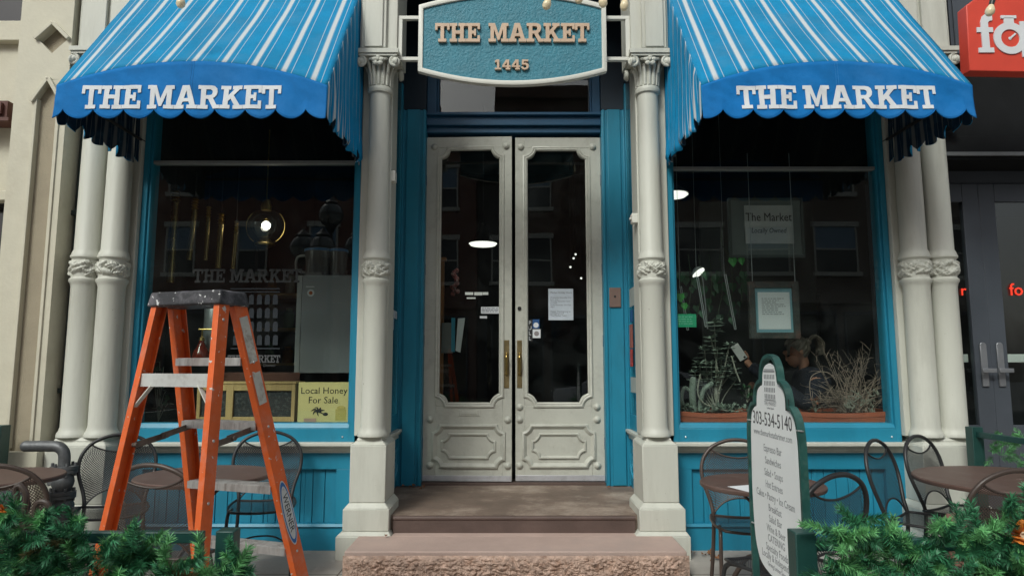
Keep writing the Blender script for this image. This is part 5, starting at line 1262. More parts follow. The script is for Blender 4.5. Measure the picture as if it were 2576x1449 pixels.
# ================================================================ right window
pr_ = thing('framed_notice', 'white handwritten shop notice in a wide pale frame high in the right window', 'notice', at(1930, 640, 5.62))
a, b = at(1842, 642, 5.6), at(2012, 505, 5.6); mb = MB(); mb.box(a.x, b.x, 5.60, 5.625, a.z, b.z); wb(mb, 'mount', mat('grey_green_mount', (.14, .17, .165), .6), pr_)
mb = MB()
for q in ((a.x-.02, a.x, a.z-.02, b.z+.02), (b.x, b.x+.02, a.z-.02, b.z+.02), (a.x, b.x, a.z-.02, a.z), (a.x, b.x, b.z, b.z+.02)): mb.box(q[0], q[1], 5.59, 5.63, q[2], q[3])
wb(mb, 'frame', mat('grey_frame', (.06, .08, .075), .5), pr_)
a, b = at(1876, 613, 5.59), at(1993, 517, 5.59); mb = MB(); mb.box(a.x, b.x, 5.588, 5.5995, a.z, b.z); wb(mb, 'paper', mat('shaded_paper', (.48, .49, .49), .8), pr_)
p = at(1934, 556, 5.586); wb(text('The Market', .10, lambda x, y, d: (p.x+x*.82, 5.587-d, p.z+y)), 'lettering', BLACKINK, pr_, smooth=0)
p2 = at(1934, 586, 5.586); wb(text('Locally Owned', .062, lambda x, y, d: (p2.x+x*.78, 5.587-d, p2.z+y), shear=.2), 'lettering', BLACKINK, pr_, smooth=0)
mn = thing('framed_menu', 'white price list in a dark frame hanging on two chains in the right window', 'notice', at(1948, 850, 5.56))
a, b = at(1888, 852, 5.55), at(2008, 708, 5.55); mb = MB(); fw = .052
for q in ((a.x, a.x+fw, a.z, b.z), (b.x-fw, b.x, a.z, b.z), (a.x+fw, b.x-fw, a.z, a.z+fw), (a.x+fw, b.x-fw, b.z-fw, b.z)): mb.box(q[0], q[1], 5.545, 5.585, q[2], q[3])
wb(mb, 'frame', mat('distressed_frame', (.045, .05, .045), .5, var=.5, vscale=12, dirt=(.2, .08, .06), dscale=8, damt=.6), mn, bevel=.004)
mb = MB(); mb.box(a.x+fw, b.x-fw, 5.565, 5.58, a.z+fw, b.z-fw); wb(mb, 'mount', mat('pale_blue_mount', (.18, .36, .42), .6), mn)
c, d_ = at(1910, 828, 5.56), at(1986, 735, 5.56); mb = MB(); mb.box(c.x, d_.x, 5.562, 5.5648, c.z, d_.z); wb(mb, 'paper', PAPER, mn)
def fake_lines(mb, x0, x1, z0, z1, n, y, rn, h=.006, ragged=.4):
    for i in range(n):
        z = z1-(z1-z0)*i/n; x = x0
        e = x1-(x1-x0)*ragged*rn.random()
        while x < e-.004:
            w = min(rn.uniform(.012, .04), e-x); mb.box(x, x+w, y-.0006, y, z-h, z); x += w+.007
rn = random.Random(4); mb = MB(); fake_lines(mb, c.x+.03, d_.x-.03, c.z+.11, d_.z-.05, 9, 5.5619, rn); wb(mb, 'lettering', GREYINK, mn, smooth=0)
for px in (1893, 2000):
    mb = MB(); q0 = at(px, 709, 5.56); q1 = at(px, 650, 5.56)
    mb.tube([q0, (q0.x, 5.56, 3.2)], .003, 5); wb(mb, 'chain', STEEL, mn)
gc = thing('green_card', 'small bright green card stuck inside the right window beside the column', 'card', at(1725, 822, 5.44))
a, b = at(1700, 823, 5.436), at(1751, 790, 5.436); mb = MB(); mb.box(a.x, b.x, 5.434, 5.437, a.z, b.z); wb(mb, 'card', mat('green_card_paper', (.01, .30, .15), .6), gc)
mb = MB(); fake_lines(mb, a.x+.012, b.x-.02, a.z+.012, b.z-.02, 4, 5.4338, rn, .005); wb(mb, 'lettering', mat('pale_green_ink', (.2, .5, .36), .6), gc, smooth=0)
# lamps
p = at(1697, 489, 6.4); t = thing('pendant_lamp', 'white lit bowl lamp at the upper left of the right window', 'lamp', p); mb = MB(); mb.lathe([(.001, -.035), (.10, -.028), (.13, -.005), (.12, .005)], p, 24); wb(mb, 'diffuser', LAMPON, t); mb = MB(); mb.lathe([(.135, .006), (.06, .07), (.02, .1)], p, 20); mb.tube([(p.x, p.y, p.z+.1), (p.x, p.y, 4.4)], .006, 6); wb(mb, 'lamp_shade', IRON, t)
p = at(1757, 686, 6.0); t = thing('spot_lamp', 'tilted lit disc lamp among the plants in the right window', 'lamp', p)
M = Matrix.Translation(p) @ Vector((.50, -.36, -.78)).to_track_quat('-Z', 'Y').to_matrix().to_4x4(); mb = MB(); mb.lathe([(.001, -.01), (.058, -.01), (.062, 0), (.001, .001)], (0, 0, 0), 24); mb.v = [tuple(M @ Vector(v)) for v in mb.v]; wb(mb, 'diffuser', LAMPON, t)
mb = MB(); mb.lathe([(.064, .0015), (.05, .03), (.02, .05)], (0, 0, 0), 20); mb.v = [tuple(M @ Vector(v)) for v in mb.v]; mb.tube(smooth_path([p, p+Vector((.05, .05, -.05)), p+Vector((.08, .05, -.5))], 5), .006, 6); wb(mb, 'arm', STEEL, t)
p = at(1215, 613, 8.0); t = thing('pendant_lamp', 'white lit disc lamp hanging behind the left door glass', 'lamp', p); mb = MB(); mb.lathe([(.001, -.03), (.15, -.022), (.17, 0), (.001, .001)], p, 24); wb(mb, 'diffuser', LAMPON, t); mb = MB(); mb.lathe([(.172, .001), (.10, .06), (.05, .22), (.02, .25)], p, 20); mb.tube([(p.x, p.y, p.z+.25), (p.x, p.y, 4.6)], .006, 6); wb(mb, 'lamp_shade', IRON, t)
# hanging rods
for i, (xa, ya, xb, yb) in enumerate(((1710, 720, 1728, 830), (1752, 695, 1774, 822), (1822, 690, 1848, 828))):
    t = MB(); a, b = at(xa, ya, 5.75), at(xb, yb, 5.75)
    t.tube([a, b], .004, 6); t.tube([a+Vector((.014, 0, 0)), b+Vector((.014, 0, 0))], .004, 6); t.tube([a, (a.x, 5.75, 4.0)], .002, 4); t.tube([b, b+Vector((.014, 0, 0))], .004, 6)
    tag(t.build('hanging_rod', STEEL), ('short', 'middle', 'right')[i]+' pair of thin steel rods hanging among the plants of the right window', 'rod', 'steel rods in the right window')
# terracotta troughs with plants
for (xa, xb, lb) in ((1697, 1905, 'left long terracotta trough of dry succulents in the right window'), (1975, 2251, 'right long terracotta trough with a dry wiry plant in the right window')):
    a, b = at(xa, 1062, 5.52), at(xb, 1037, 5.52); t = thing('plant_trough', lb, 'planter', ((a.x+b.x)/2, 5.66, .946), 0, 'terracotta troughs'); mb = MB(); z0 = .947; zt = a.z+.095
    W = b.x-a.x; n = 14
    for i in range(n):
        u0, u1 = i/n, (i+1)/n; sg_ = lambda u: -.022*math.sin(math.pi*u)
        for (ya, yb, za, zb) in ((5.50, 5.52, .0, -.03),):
            mb.add([(a.x+W*u, y, zz) for u in (u0, u1) for y, zz in ((5.475, zt-.035+sg_(u)), (5.475, zt+sg_(u)), (5.495, zt+sg_(u)), (5.495, zt-.035+sg_(u)))], [(0, 1, 5, 4), (1, 2, 6, 5), (2, 3, 7, 6), (3, 0, 4, 7)])
            mb.add([(a.x+W*u, y, zz) for u in (u0, u1) for y, zz in ((5.487, z0), (5.479, zt-.035+sg_(u)), (5.495, zt-.035+sg_(u)), (5.50, z0))], [(0, 1, 5, 4), (1, 2, 6, 5), (2, 3, 7, 6), (3, 0, 4, 7)])
    mb.box(a.x, a.x+.015, 5.495, 5.80, z0, zt); mb.box(b.x-.015, b.x, 5.495, 5.80, z0, zt); mb.box(a.x, b.x, 5.80, 5.815, z0, zt); wb(mb, 'trough', TERRA, t)
    mb = MB(); mb.grid(lambda u, v: (a.x+.016+(W-.032)*u, 5.50+.295*v, zt-.03+.016*noise.noise(Vector((u*30, v*9, 0)))), 60, 12); wb(mb, 'soil', SOIL, t)
SH = .946; SOILZ = 1.03
# branching succulent
rn = random.Random(21); p = at(1800, 1030, 5.62); t = thing('succulent_plant', 'tall branching grey succulent with leaf rosettes in the left terracotta trough', 'plant', p); st_ = MB(); lv = MB()
def rosette(c, r, n, up=.4):
    for k in range(n):
        a = 6.283*k/n+rn.random()*.5; e = up*rn.uniform(-.4, 1.6); d = Vector((math.cos(a)*math.cos(e), math.sin(a)*math.cos(e), math.sin(e))); b = d.cross(Vector((0, 0, 1))).normalized(); w = r*.26; u = d.cross(b)*w*.35
        lv.add([c, c+d*r*.5+b*w, c+d*r, c+d*r*.5-b*w, c+d*r*.5-u], [(0, 1, 4), (1, 2, 4), (2, 3, 4), (3, 0, 4)])
tips = [(1797, 812, .075), (1788, 850, .06), (1772, 880, .055), (1805, 880, .05), (1835, 868, .05), (1760, 915, .06), (1790, 915, .06), (1815, 905, .055), (1835, 900, .05), (1748, 935, .05), (1775, 945, .055), (1808, 940, .05), (1848, 930, .055), (1826, 925, .05), (1800, 960, .05), (1850, 958, .045), (1765, 960, .05)]
for x, y, r in tips:
    c = at(x, y, 5.62+rn.uniform(-.08, .08)); st_.tube(smooth_path([p+Vector((rn.uniform(-.04, .04), 0, -.02)), (p+c)/2+Vector((rn.uniform(-.05, .05), rn.uniform(-.03, .06), -.02)), c], 6), .0045, 6); rosette(c, r*1.2, 11); rosette(c+Vector((0, 0, -.03)), r*1.15, 9, .1); rosette(c+Vector((rn.uniform(-.04, .04), .02, -.07)), r, 8, .2)
wb(st_, 'stem', STEMW, t); wb(lv, 'leaves', SUCC, t, smooth=0)
t = thing('cactus_plant', 'pale thick cactus stems at the left end of the left terracotta trough', 'plant', at(1735, 1030, 5.6)); mb = MB()
for pts, r in (([(1722, 1035), (1715, 1000), (1722, 975), (1738, 985)], .014), ([(1745, 1035), (1742, 990), (1744, 955)], .028), ([(1760, 1035), (1768, 985), (1790, 965)], .02), ([(1712, 1035), (1705, 985)], .018)):
    mb.tube(smooth_path([at(x, y, 5.6) for x, y in pts], 6), r, 9); mb.ball(at(*pts[-1], 5.6), r, 9)
wb(mb, 'stem', mat('cactus_green', (.17, .21, .17), .6, var=.3, vscale=30, bump=.5, bscale=60), t)
t = thing('trailing_stem', 'long bare pale stem curling down over the left terracotta trough', 'plant', at(1800, 1030, 5.56)); mb = MB(); mb.tube(smooth_path([at(x, y, 5.56) for x, y in ((1762, 940), (1755, 985), (1768, 1012), (1800, 1026), (1832, 1034))], 6), .006, 6); mb.tube(smooth_path([at(x, y, 5.58) for x, y in ((1840, 895), (1852, 935), (1862, 960))], 6), .006, 6); wb(mb, 'stem', STEMW, t)
rn = random.Random(31)
t = thing('low_succulent', 'low spiky grey green succulents carpeting the left terracotta trough', 'plant', at(1830, 1035, 5.6)); lv = MB()
for k in range(46): c = at(rn.uniform(1715, 1880), rn.uniform(1022, 1038), 5.60+rn.uniform(-.06, .1)); rosette(c, rn.uniform(.03, .055), 8, .9)
wb(lv, 'leaves', SUCC, t, smooth=0)
# wiry dry plant
t = thing('dry_wiry_plant', 'bushy leafless plant of pale wiry twigs in the right terracotta trough', 'plant', at(2150, 1035, 5.6)); mb = MB(); p = at(2150, 1036, 5.62)
for k in range(120):
    a = rn.uniform(-1.25, 1.25); L = rn.uniform(.12, .42)*(1.25 if abs(a) < .5 else .95); q0 = p+Vector((rn.uniform(-.13, .13), rn.uniform(-.05, .08), 0)); d = Vector((math.sin(a), rn.uniform(-.35, .35), math.cos(a)*1.1))
    q1 = q0+d*L*.5+Vector((rn.uniform(-.03, .03), 0, .02)); q2 = q0+d*L+Vector((.16*math.sin(a)*rn.random(), 0, -.12*abs(math.sin(a))*rn.random()))
    mb.tube(smooth_path([q0, q1, q2], 4), [.0035-.0026*i/8 for i in range(9)], 4)
    for j in range(2):
        c = q1.lerp(q2, rn.random()); e = Vector((rn.uniform(-1, 1), rn.uniform(-.4, .4), rn.uniform(-.2, 1))).normalized()*rn.uniform(.04, .11); mb.tube([c, c+e*.6+Vector((0, 0, .008)), c+e], [.002, .0015, .0008], 4)
wb(mb, 'twigs', TWIG, t, smooth=0)
mb = MB()
for k in range(16): q = p+Vector((rn.uniform(-.12, .14), -.06, rn.uniform(0, .16))); mb.tube(smooth_path([q+Vector((rn.uniform(-.04, .04), rn.uniform(-.02, .02), rn.uniform(-.04, .04))) for _ in range(5)], 4), .0035, 5)
wb(mb, 'pale_roots', STEMW, t)
t = thing('arching_stem', 'single thin arching stem at the left of the dry wiry plant', 'plant', at(2045, 1035, 5.58)); mb = MB(); mb.tube(smooth_path([at(x, y, 5.58) for x, y in ((2048, 1030), (2038, 985), (2040, 950), (2060, 936), (2085, 938), (2100, 955))], 6), .003, 5); wb(mb, 'stem', TWIG, t)
t = leafplant('small rusty leaved plant at the left of the dry wiry plant', at(2052, 1036, 5.57), 8, .05, .11, mat('rusty_leaf', (.32, .10, .05), .6, island=.4), 5, .035)
leafplant('green plant tuft beside the menu board in the right window', at(1880, 1012, 5.7), 14, .09, .17, mat('mid_green_leaf', (.05, .13, .06), .5, island=.4), 8, .05)
t = thing('hanging_vine', 'trailing vine with bright green leaves hanging in the right window', 'plant', at(1850, 660, 5.6)); lv = MB()
def heart(c, r, m=lv):
    m.add([c+Vector((0, 0, r*.6)), c+Vector((-r*.55, .01, r*.75)), c+Vector((-r*.75, .012, r*.1)), c+Vector((0, -.01, -r)), c+Vector((r*.75, .012, r*.1)), c+Vector((r*.55, .01, r*.75))], [(0, 1, 2, 3), (0, 3, 4, 5)])
for x, y, r in ((1844, 658, .052), (1866, 656, .042), (1712, 748, .05), (1722, 770, .04)): heart(at(x, y, 5.6), r)
wb(lv, 'bright_leaf', LEAFG, t, smooth=0); l2 = MB()
for k in range(44): heart(at(rn.uniform(1700, 1880), 690+120*rn.random()**1.5, 5.9+.3*rn.random()), rn.uniform(.03, .065), l2)
wb(l2, 'dark_leaf', mat('deep_leaf', (.02, .10, .04), .5, island=.5), t, smooth=0)
mb = MB(); mb.tube(smooth_path([at(x, y, 5.62) for x, y in ((1820, 560), (1815, 610), (1835, 640), (1848, 650))], 6), .003, 5)
for k in range(7): x = 1705+26*k; mb.tube(smooth_path([at(x, 640, 6.0), at(x+8, 720, 6.0), at(x-4, 800, 6.0)], 5), .003, 5)
wb(mb, 'stem', mat('vine_stem', (.05, .09, .04), .6), t)
# pictures and furniture at the back of the room
for i, (xa, ya, xb, yb, lb) in enumerate(((2070, 745, 2125, 870, 'lower dim framed picture at the back of the right window'), (2130, 705, 2180, 815, 'upper dim framed picture at the back of the right window'))):
    a, b = at(xa, yb, 7.2), at(xb, ya, 7.2); t = thing('framed_picture', lb, 'picture', (a.x, 7.25, a.z), 0, 'dim pictures in the right window'); mb = MB(); mb.box(a.x, b.x, 7.24, 7.26, a.z, b.z); wb(mb, 'mount', mat('dim_mount_%d' % i, (.05, .06, .06), .7), t)
    mb = MB(); w = .025
    for q in ((a.x-w, a.x, a.z-w, b.z+w), (b.x, b.x+w, a.z-w, b.z+w), (a.x, b.x, a.z-w, a.z), (a.x, b.x, b.z, b.z+w)): mb.box(q[0], q[1], 7.22, 7.26, q[2], q[3])
    wb(mb, 'frame', GAP, t); mb = MB(); mb.box(a.x+.06, b.x-.06, 7.234, 7.2395, a.z+.08, b.z-.08); wb(mb, 'print', mat('dim_print_%d' % i, (.02, .03, .025), .6, var=.6, vscale=9), t)
wl = MB(); wl.box(2.05, 3.28, 7.27, 7.35, .31, 3.2); tag(wl.build('partition_wall', mat('dim_partition', (.06, .068, .062), .8, var=.15)), 'dim grey partition wall carrying the pictures behind the right window', 'wall')

# ================================================================ seated woman with phone
def skin_body(name, chains, m, parent=None, sub=2):
    """chains: list of [(point, radius), ...]; consecutive chains start at an existing point"""
    me = bpy.data.meshes.new(name); V = []; E_ = []; Rr = []
    idx = {}
    def vid(p, r):
        k = tuple(round(c, 4) for c in p)
        if k not in idx: idx[k] = len(V); V.append(p); Rr.append(r)
        return idx[k]
    for ch in chains:
        prev = None
        for p, r in ch:
            i = vid(p, r)
            if prev is not None: E_.append((prev, i))
            prev = i
    me.from_pydata(V, E_, []); o = bpy.data.objects.new(name, me); COL.objects.link(o)
    sk = o.modifiers.new('skin', 'SKIN'); sk.use_smooth_shade = True
    for i, sv in enumerate(me.skin_vertices[0].data):
        r = Rr[i]; sv.radius = r if isinstance(r, tuple) else (r, r)
    me.skin_vertices[0].data[0].use_root = True
    ss = o.modifiers.new('sub', 'SUBSURF'); ss.levels = sub; ss.render_levels = sub
    me.materials.append(m)
    if parent: o.parent = parent
    return o
SKIN = mat('skin', (.42, .20, .13), .5, var=.06, vscale=9, spec=.4)
hc = at(2000, 884, 5.98)       # head centre
W0 = thing('person', 'person in a dark jumper looking down at a phone behind the right window', 'person', (hc.x+.06, 6.0, .31))
b0 = base_of(W0); rel = lambda v: Vector(v)-b0
H = hc
neck = H+Vector((.075, .01, -.125)); chest = H+Vector((.135, .02, -.36)); belly = H+Vector((.15, .02, -.58)); pelvis = H+Vector((.16, .02, -.78))
chains = [[(rel(pelvis), (.15, .12)), (rel(belly), (.13, .11)), (rel(chest), (.16, .115)), (rel(H+Vector((.11, .015, -.22))), (.12, .085)), (rel(neck+Vector((.01, 0, -.02))), .055), (rel(neck+Vector((-.01, 0, .05))), .05), (rel(H+Vector((.015, 0, 0))), (.075, .085)), (rel(H+Vector((0.012, 0, .06))), (.072, .085)), (rel(H+Vector((.02, 0, .095))), .05)]]
hand = at(1873, 900, 5.92)
for sy, hp in ((-1, hand), (1, hand+Vector((.10, .20, -.20)))):
    sh = H+Vector((.13, sy*.17, -.25)); el = H+Vector((.0, sy*.2, -.46)) if sy < 0 else H+Vector((.02, sy*.22, -.5))
    wr = hp+Vector((.035, .0, -.06))
    chains.append([(rel(H+Vector((.11, .015, -.22))), (.12, .085)), (rel(sh), .07), (rel((sh+el)/2), .055), (rel(el), .048), (rel((el*.5+wr*.5)), .042), (rel(wr), .028), (rel(hp+Vector((.01, 0, -.01))), (.038, .022))])
    lg = pelvis+Vector((-.05, sy*.1, 0)); chains.append([(rel(pelvis), (.15, .12)), (rel(lg), .10), (rel(lg+Vector((-.40, 0, .02))), .075), (rel(lg+Vector((-.42, 0, -.35))), .05), (rel(Vector((lg.x-.42, lg.y, .40))), .04), (rel(Vector((lg.x-.56, lg.y, .355))), .035)])
body = skin_body('body', chains, SKIN, W0)
# face: nose, brow, chin, ear as parts of the head
fc = MB()
f = Vector((-.82, 0, -.57)).normalized(); up = Vector((-.57, 0, .82)).normalized()     # face points left and down
fp_ = lambda a, b, c: rel(H+f*a+up*b+Vector((0, c, 0)))
fc.ball(fp_(.055, -.055, 0), .058, 14, (1, .95, 1)); fc.tube(smooth_path([fp_(.080, .03, 0), fp_(.098, -.005, 0), fp_(.106, -.022, 0), fp_(.088, -.03, 0)], 4), [.008]*5+[.010]*4+[.013]*4, 8)
fc.ball(fp_(.083, -.055, 0), .017, 10, (.8, 1.5, .6)); fc.ball(fp_(.075, -.092, 0), .024, 10); fc.ball(fp_(.068, .035, .0), .038, 10, (.7, 1.5, .6))
fc.build('face', SKIN, W0, smooth=180)
er = MB(); er.ball(rel(H+Vector((.022, -.083, .0))), .028, 12, (.7, .35, 1.15)); er.build('ear', SKIN, W0)
ey = MB()
for sy in (-1, 1): ey.ball(fp_(.083, .012, sy*.032), .011, 8)
ey.build('eyes', mat('eye_dark', (.05, .04, .035), .2), W0)
HAIR = mat('grey_brown_hair', (.17, .14, .11), .5, var=.4, vscale=14, bump=.6, bscale=50, stretch=(1, 1, .25))
hr = MB()
def hairf(u, v):
    a = 2*math.pi*u; e = math.pi*(.02+.62*v); x = math.sin(e)*math.cos(a); y = math.sin(e)*math.sin(a); z = math.cos(e)
    # axis tilted to the back of the head
    c = H+Vector((.022, 0, .035)); ax = Vector((.62, 0, .78)); bx = Vector((.78, 0, -.62))
    r = .105+.006*math.sin(a*17+v*4)*v
    return tuple(rel(c+ax*(z*r*.98)+bx*(x*r*1.02)+Vector((0, y*r*.92, 0))))
hr.grid(hairf, 64, 18)
hr.ball(tuple(rel(H+Vector((.115, 0, .085)))), .035, 12)
for k in range(40):
    a = rn.uniform(-1, 1); c = H+Vector((.125, .02*a, .095)); hr.tube(smooth_path([rel(c), rel(c+Vector((.05, .03*a, .03+.02*rn.random()))), rel(c+Vector((.085+.02*rn.random(), .05*a, -.02))), rel(c+Vector((.085+.02*rn.random(), .06*a, -.09-.04*rn.random())))], 4), [.007]*9+[.004]*4, 5)
for k in range(14):
    a = -.3-rn.random()*.7; hr.tube(smooth_path([rel(H+Vector((-.02, .085*a, .10))), rel(H+Vector((-.075, .095*a, .05))), rel(H+Vector((-.088+.01*rn.random(), .09*a, -.005-.03*rn.random())))], 4), [.006]*5+[.003]*4, 5)
hr.build('hair', HAIR, W0, smooth=60)
JUMP = mat('navy_jumper', (.010, .012, .022), .9, var=.3, vscale=20, bump=.4, bscale=80)
jc = [[(rel(pelvis), (.165, .135)), (rel(belly), (.15, .125)), (rel(chest), (.175, .13)), (rel(H+Vector((.11, .015, -.22))), (.135, .10)), (rel(neck+Vector((.012, 0, -.005))), .066)]]
for ch in chains[1::2]: jc.append([(p, (r[0]+.013, r[1]+.013) if isinstance(r, tuple) else r+.026) for p, r in ch[:6]])
jc[1][0] = jc[2][0] = (rel(H+Vector((.11, .015, -.22))), (.135, .10))
skin_body('jumper', jc, JUMP, W0)
tr = [[(rel(pelvis), (.16, .13))]+[(p, r+.012) for p, r in ch[1:5]] for ch in chains[2::2]]
skin_body('trousers', tr, mat('dark_trousers', (.012, .012, .014), .9), W0)
# the hand: palm already on the arm; five separate fingers curled round the phone
hp = hand
PH0, PH1 = at(1848, 868, 5.90), at(1873, 905, 5.90)
axp = (PH1-PH0).normalized(); sidep = Vector((axp.z, 0, -axp.x))
for k, (off, L) in enumerate(((-.022, .062), (-.006, .070), (.010, .068), (.026, .054))):
    base = hp+Vector((-.006, -.012, 0))+axp*off*1.0+sidep*(-.018)
    pts = [rel(base), rel(base+Vector((-.012, -.012, .012))+sidep*(-.3*L)), rel(base+Vector((-.024, -.022, .012))+sidep*(-.45*L)), rel(base+Vector((-.036, -.012, .006))+sidep*(-.55*L))]
    skin_body('finger', [[(p, r) for p, r in zip(pts, (.0105, .0095, .0085, .0075))]], SKIN, W0)
base = hp+Vector((-.002, .006, -.01)); pts = [rel(base), rel(base+Vector((-.022, .012, .012))), rel(base+Vector((-.040, .006, .030))), rel(base+Vector((-.048, -.002, .042)))]
skin_body('thumb', [[(p, r) for p, r in zip(pts, (.013, .0115, .010, .009))]], SKIN, W0)
ph = thing('mobile_phone', 'white mobile phone held up in the hand of the seated person', 'phone', at(1860, 887, 5.90))
c = at(1859, 886, 5.90); mb = MB(); M = Matrix.Translation(rel(c)+b0) @ Matrix.Rotation(math.atan2(-axp.x, -axp.z)+math.pi, 4, 'Y') @ Matrix.Rotation(R(18), 4, 'Z')
mb.box(-.036, .036, -.005, .005, -.074, .074, M); wb(mb, 'case', mat('white_phone_case', (.60, .58, .57), .3), ph, bevel=.004)
mb = MB(); mb.box(-.026, -.008, -.0066, -.0052, .050, .066, M); wb(mb, 'camera_bump', IRON, ph)
# chair and table she uses
t = thing('cafe_chair', 'dark wooden chair under the seated person behind the right window', 'chair', (pelvis.x, 6.02, .31)); mb = MB(); sz = pelvis.z-.11
mb.box(pelvis.x-.24, pelvis.x+.22, 5.82, 6.24, sz-.03, sz); wb(mb, 'seat', DKWOOD, t); mb = MB(); mb.box(pelvis.x+.24, pelvis.x+.27, 5.83, 6.23, sz, sz+.42); wb(mb, 'backrest', DKWOOD, t)
for sx in (-.22, .2):
    for yy in (5.84, 6.18): mb = MB(); mb.box(pelvis.x+sx-.018, pelvis.x+sx+.018, yy, yy+.036, .31, sz-.03); wb(mb, 'leg', DKWOOD, t)

# ================================================================ on and behind the doors
def door_local(o, px, py, y=0.0):      # a photo point on the door plane in the door's own frame
    w = at(px, py, 6.6); d = w-(base_of(o)); a = -o.rotation_euler.z; x = d.x*math.cos(a)-d.y*math.sin(a); return x, w.z
def dnotice(o, x0, y0, x1, y1, name, m, y=.0185):
    a = door_local(o, x0, y1); b = door_local(o, x1, y0); mb = MB(); mb.box(a[0], b[0], y-.0008, y, a[1], b[1]); return mb.build(name, m, o, smooth=0), a, b
o_, a, b = dnotice(DOORR, 1380, 726, 1442, 805, 'paper_notice', mat('bluish_paper', (.56, .62, .68), .8))
def dlines(par, doorleaf, a, b, specs, y=.0176):
    for tx, v, s, al in specs:
        z = b[1]-(b[1]-a[1])*v; x = a[0]+.02
        wb2 = text(tx, s, lambda xx, yy, d: (x+xx*.9, y-d, z+yy), .0003, 'LEFT'); wb2.build('lettering', mat('ink_%d' % len(bpy.data.materials), (.12, .13, .17), .8) if 'notice_ink' not in MATS else MATS['notice_ink'], par, smooth=0)
mat('notice_ink', (.12, .13, .17), .8)
dlines(o_, DOORR, a, b, [('Market Holiday Hours', .15, .026, 0), ('Wednesday November 21st', .30, .020, 0), ('Early close', .36, .020, 0), ('Thursday November 22nd', .42, .020, 0), ('CLOSED', .48, .020, 0), ('Friday November 23rd 7am', .54, .020, 0), ('10pm', .60, .020, 0), ('Happy Thanksgiving to', .75, .024, 0), ('you and yours!', .81, .024, 0), ('The Market Team', .88, .024, 0)])
o_, a, b = dnotice(DOORR, 1326, 803, 1340, 859, 'pull_sign', BLACKINK)
for k, chx in enumerate('PULL'):
    z = b[1]-.052-.05*k; xx = (a[0]+b[0])/2; text(chx, .052, lambda x, y, d: (xx+x, .0176-d, z+y), .0003).build('lettering', LETTER_WHITE, o_, smooth=0)
o_, a, b = dnotice(DOORR, 1340, 803, 1357, 826, 'blue_sticker', mat('blue_sticker', (.02, .09, .26), .5)); mb = MB(); mb.lathe([(.026, 0), (.026, .0004), (.014, .0006)], ((a[0]+b[0])/2, .0174, (a[1]+b[1])/2-.012), 18, True, '-y'); mb.build('ring', PAPER, o_)
o_, a, b = dnotice(DOORR, 1340, 828, 1360, 850, 'white_sticker', PAPER); mb = MB(); mb.lathe([(.024, 0), (.001, .0006)], ((a[0]+b[0])/2, .0174, (a[1]+b[1])/2), 18, True, '-y'); mb.build('seal', mat('grey_seal', (.25, .22, .22), .6), o_)
o_, a, b = dnotice(DOORL, 1210, 772, 1259, 789, 'paper_slip', PAPER); mb = MB(); fake_lines(mb, a[0]+.01, b[0]-.01, a[1]+.008, b[1]-.012, 3, .0176, rn, .006, .1); mb.build('lettering', MATS['notice_ink'], o_, smooth=0)
dnotice(DOORL, 1207, 795, 1225, 801, 'paper_slip', PAPER)
# seen behind the left door: wooden stand, papers, lights
t = thing('wooden_stand', 'orange wooden stand with pinned papers behind the left edge of the left door glass', 'stand', at(1112, 1000, 6.95)); a, b = at(1100, 890, 6.9), at(1117, 655, 6.9)
mb = MB(); mb.box(a.x-.05, b.x, 6.9, 6.98, .31, b.z); mb.box(a.x-.05, b.x+.02, 6.89, 6.99, b.z, b.z+.03); wb(mb, 'post', ORWOOD, t)
a, b = at(1110, 888, 6.87), at(1140, 812, 6.87); mb = MB(); mb.box(a.x, b.x, 6.865, 6.889, a.z, b.z); wb(mb, 'grey_folder', mat('grey_card', (.16, .17, .165), .7), t)
a, b = at(1135, 885, 6.86), at(1145, 800, 6.86); mb = MB(); mb.box(a.x, b.x, 6.85, 6.864, a.z, b.z); wb(mb, 'blue_folder', mat('cyan_card', (.03, .26, .38), .6), t)
mb = MB(); mb.prism([(q.x, q.z) for q in (at(1146, 882, 6.85), at(1158, 887, 6.85), at(1170, 800, 6.85), at(1152, 801, 6.85))], lambda x, z: (x, 6.845, z), lambda x, z: (x, 6.848, z)); wb(mb, 'white_sheet', PAPER, t)
mb = MB(); q = at(1145, 690, 6.95)
for k in range(12): mb.ball((q.x+rn.uniform(-.04, .03), 6.95+rn.uniform(-.05, .05), q.z-.022*k+.04), .026, 8)
tag(mb.build('hanging_ornament', mat('red_white_ornament', (.35, .1, .09), .5, var=.9, vscale=14, dirt=(.6, .6, .58), dscale=12, damt=.9)), 'red and white string of ornaments behind the left door glass', 'ornament')
for x0, y0, x1, y1 in ((1170, 735, 1190, 741), (1193, 735, 1213, 742), (1214, 735, 1228, 741), (1174, 748, 1196, 751)):
    a, b = at(x0, y1, 10.6), at(x1, y0, 10.6); mb = MB(); mb.box(a.x, b.x, 10.6, 10.65, a.z, b.z)
    tag(mb.build('ceiling_light', MATS.get('dim_strip') or mat('dim_strip', (.7, .7, .66), .4, emit=(1, .97, .9), estr=.35)), 'small white strip light far inside the shop behind the left door', 'light', 'strip lights deep in the shop')
for x, y in ((1448, 640), (1443, 650), (1435, 672), (1462, 700), (1485, 815)):
    q = at(x, y, 10.2); sl_ = thing('small_light', 'tiny round light far inside the shop behind the right door', 'light', q, 0, 'tiny lights behind the right door'); mb = MB(); mb.ball(q, .017, 8); wb(mb, 'bulb', LAMPON, sl_); mb = MB(); mb.tube([(q.x, q.y, q.z+.03), (q.x, q.y, 4.6)], .004, 4); wb(mb, 'cord', IRON, sl_)
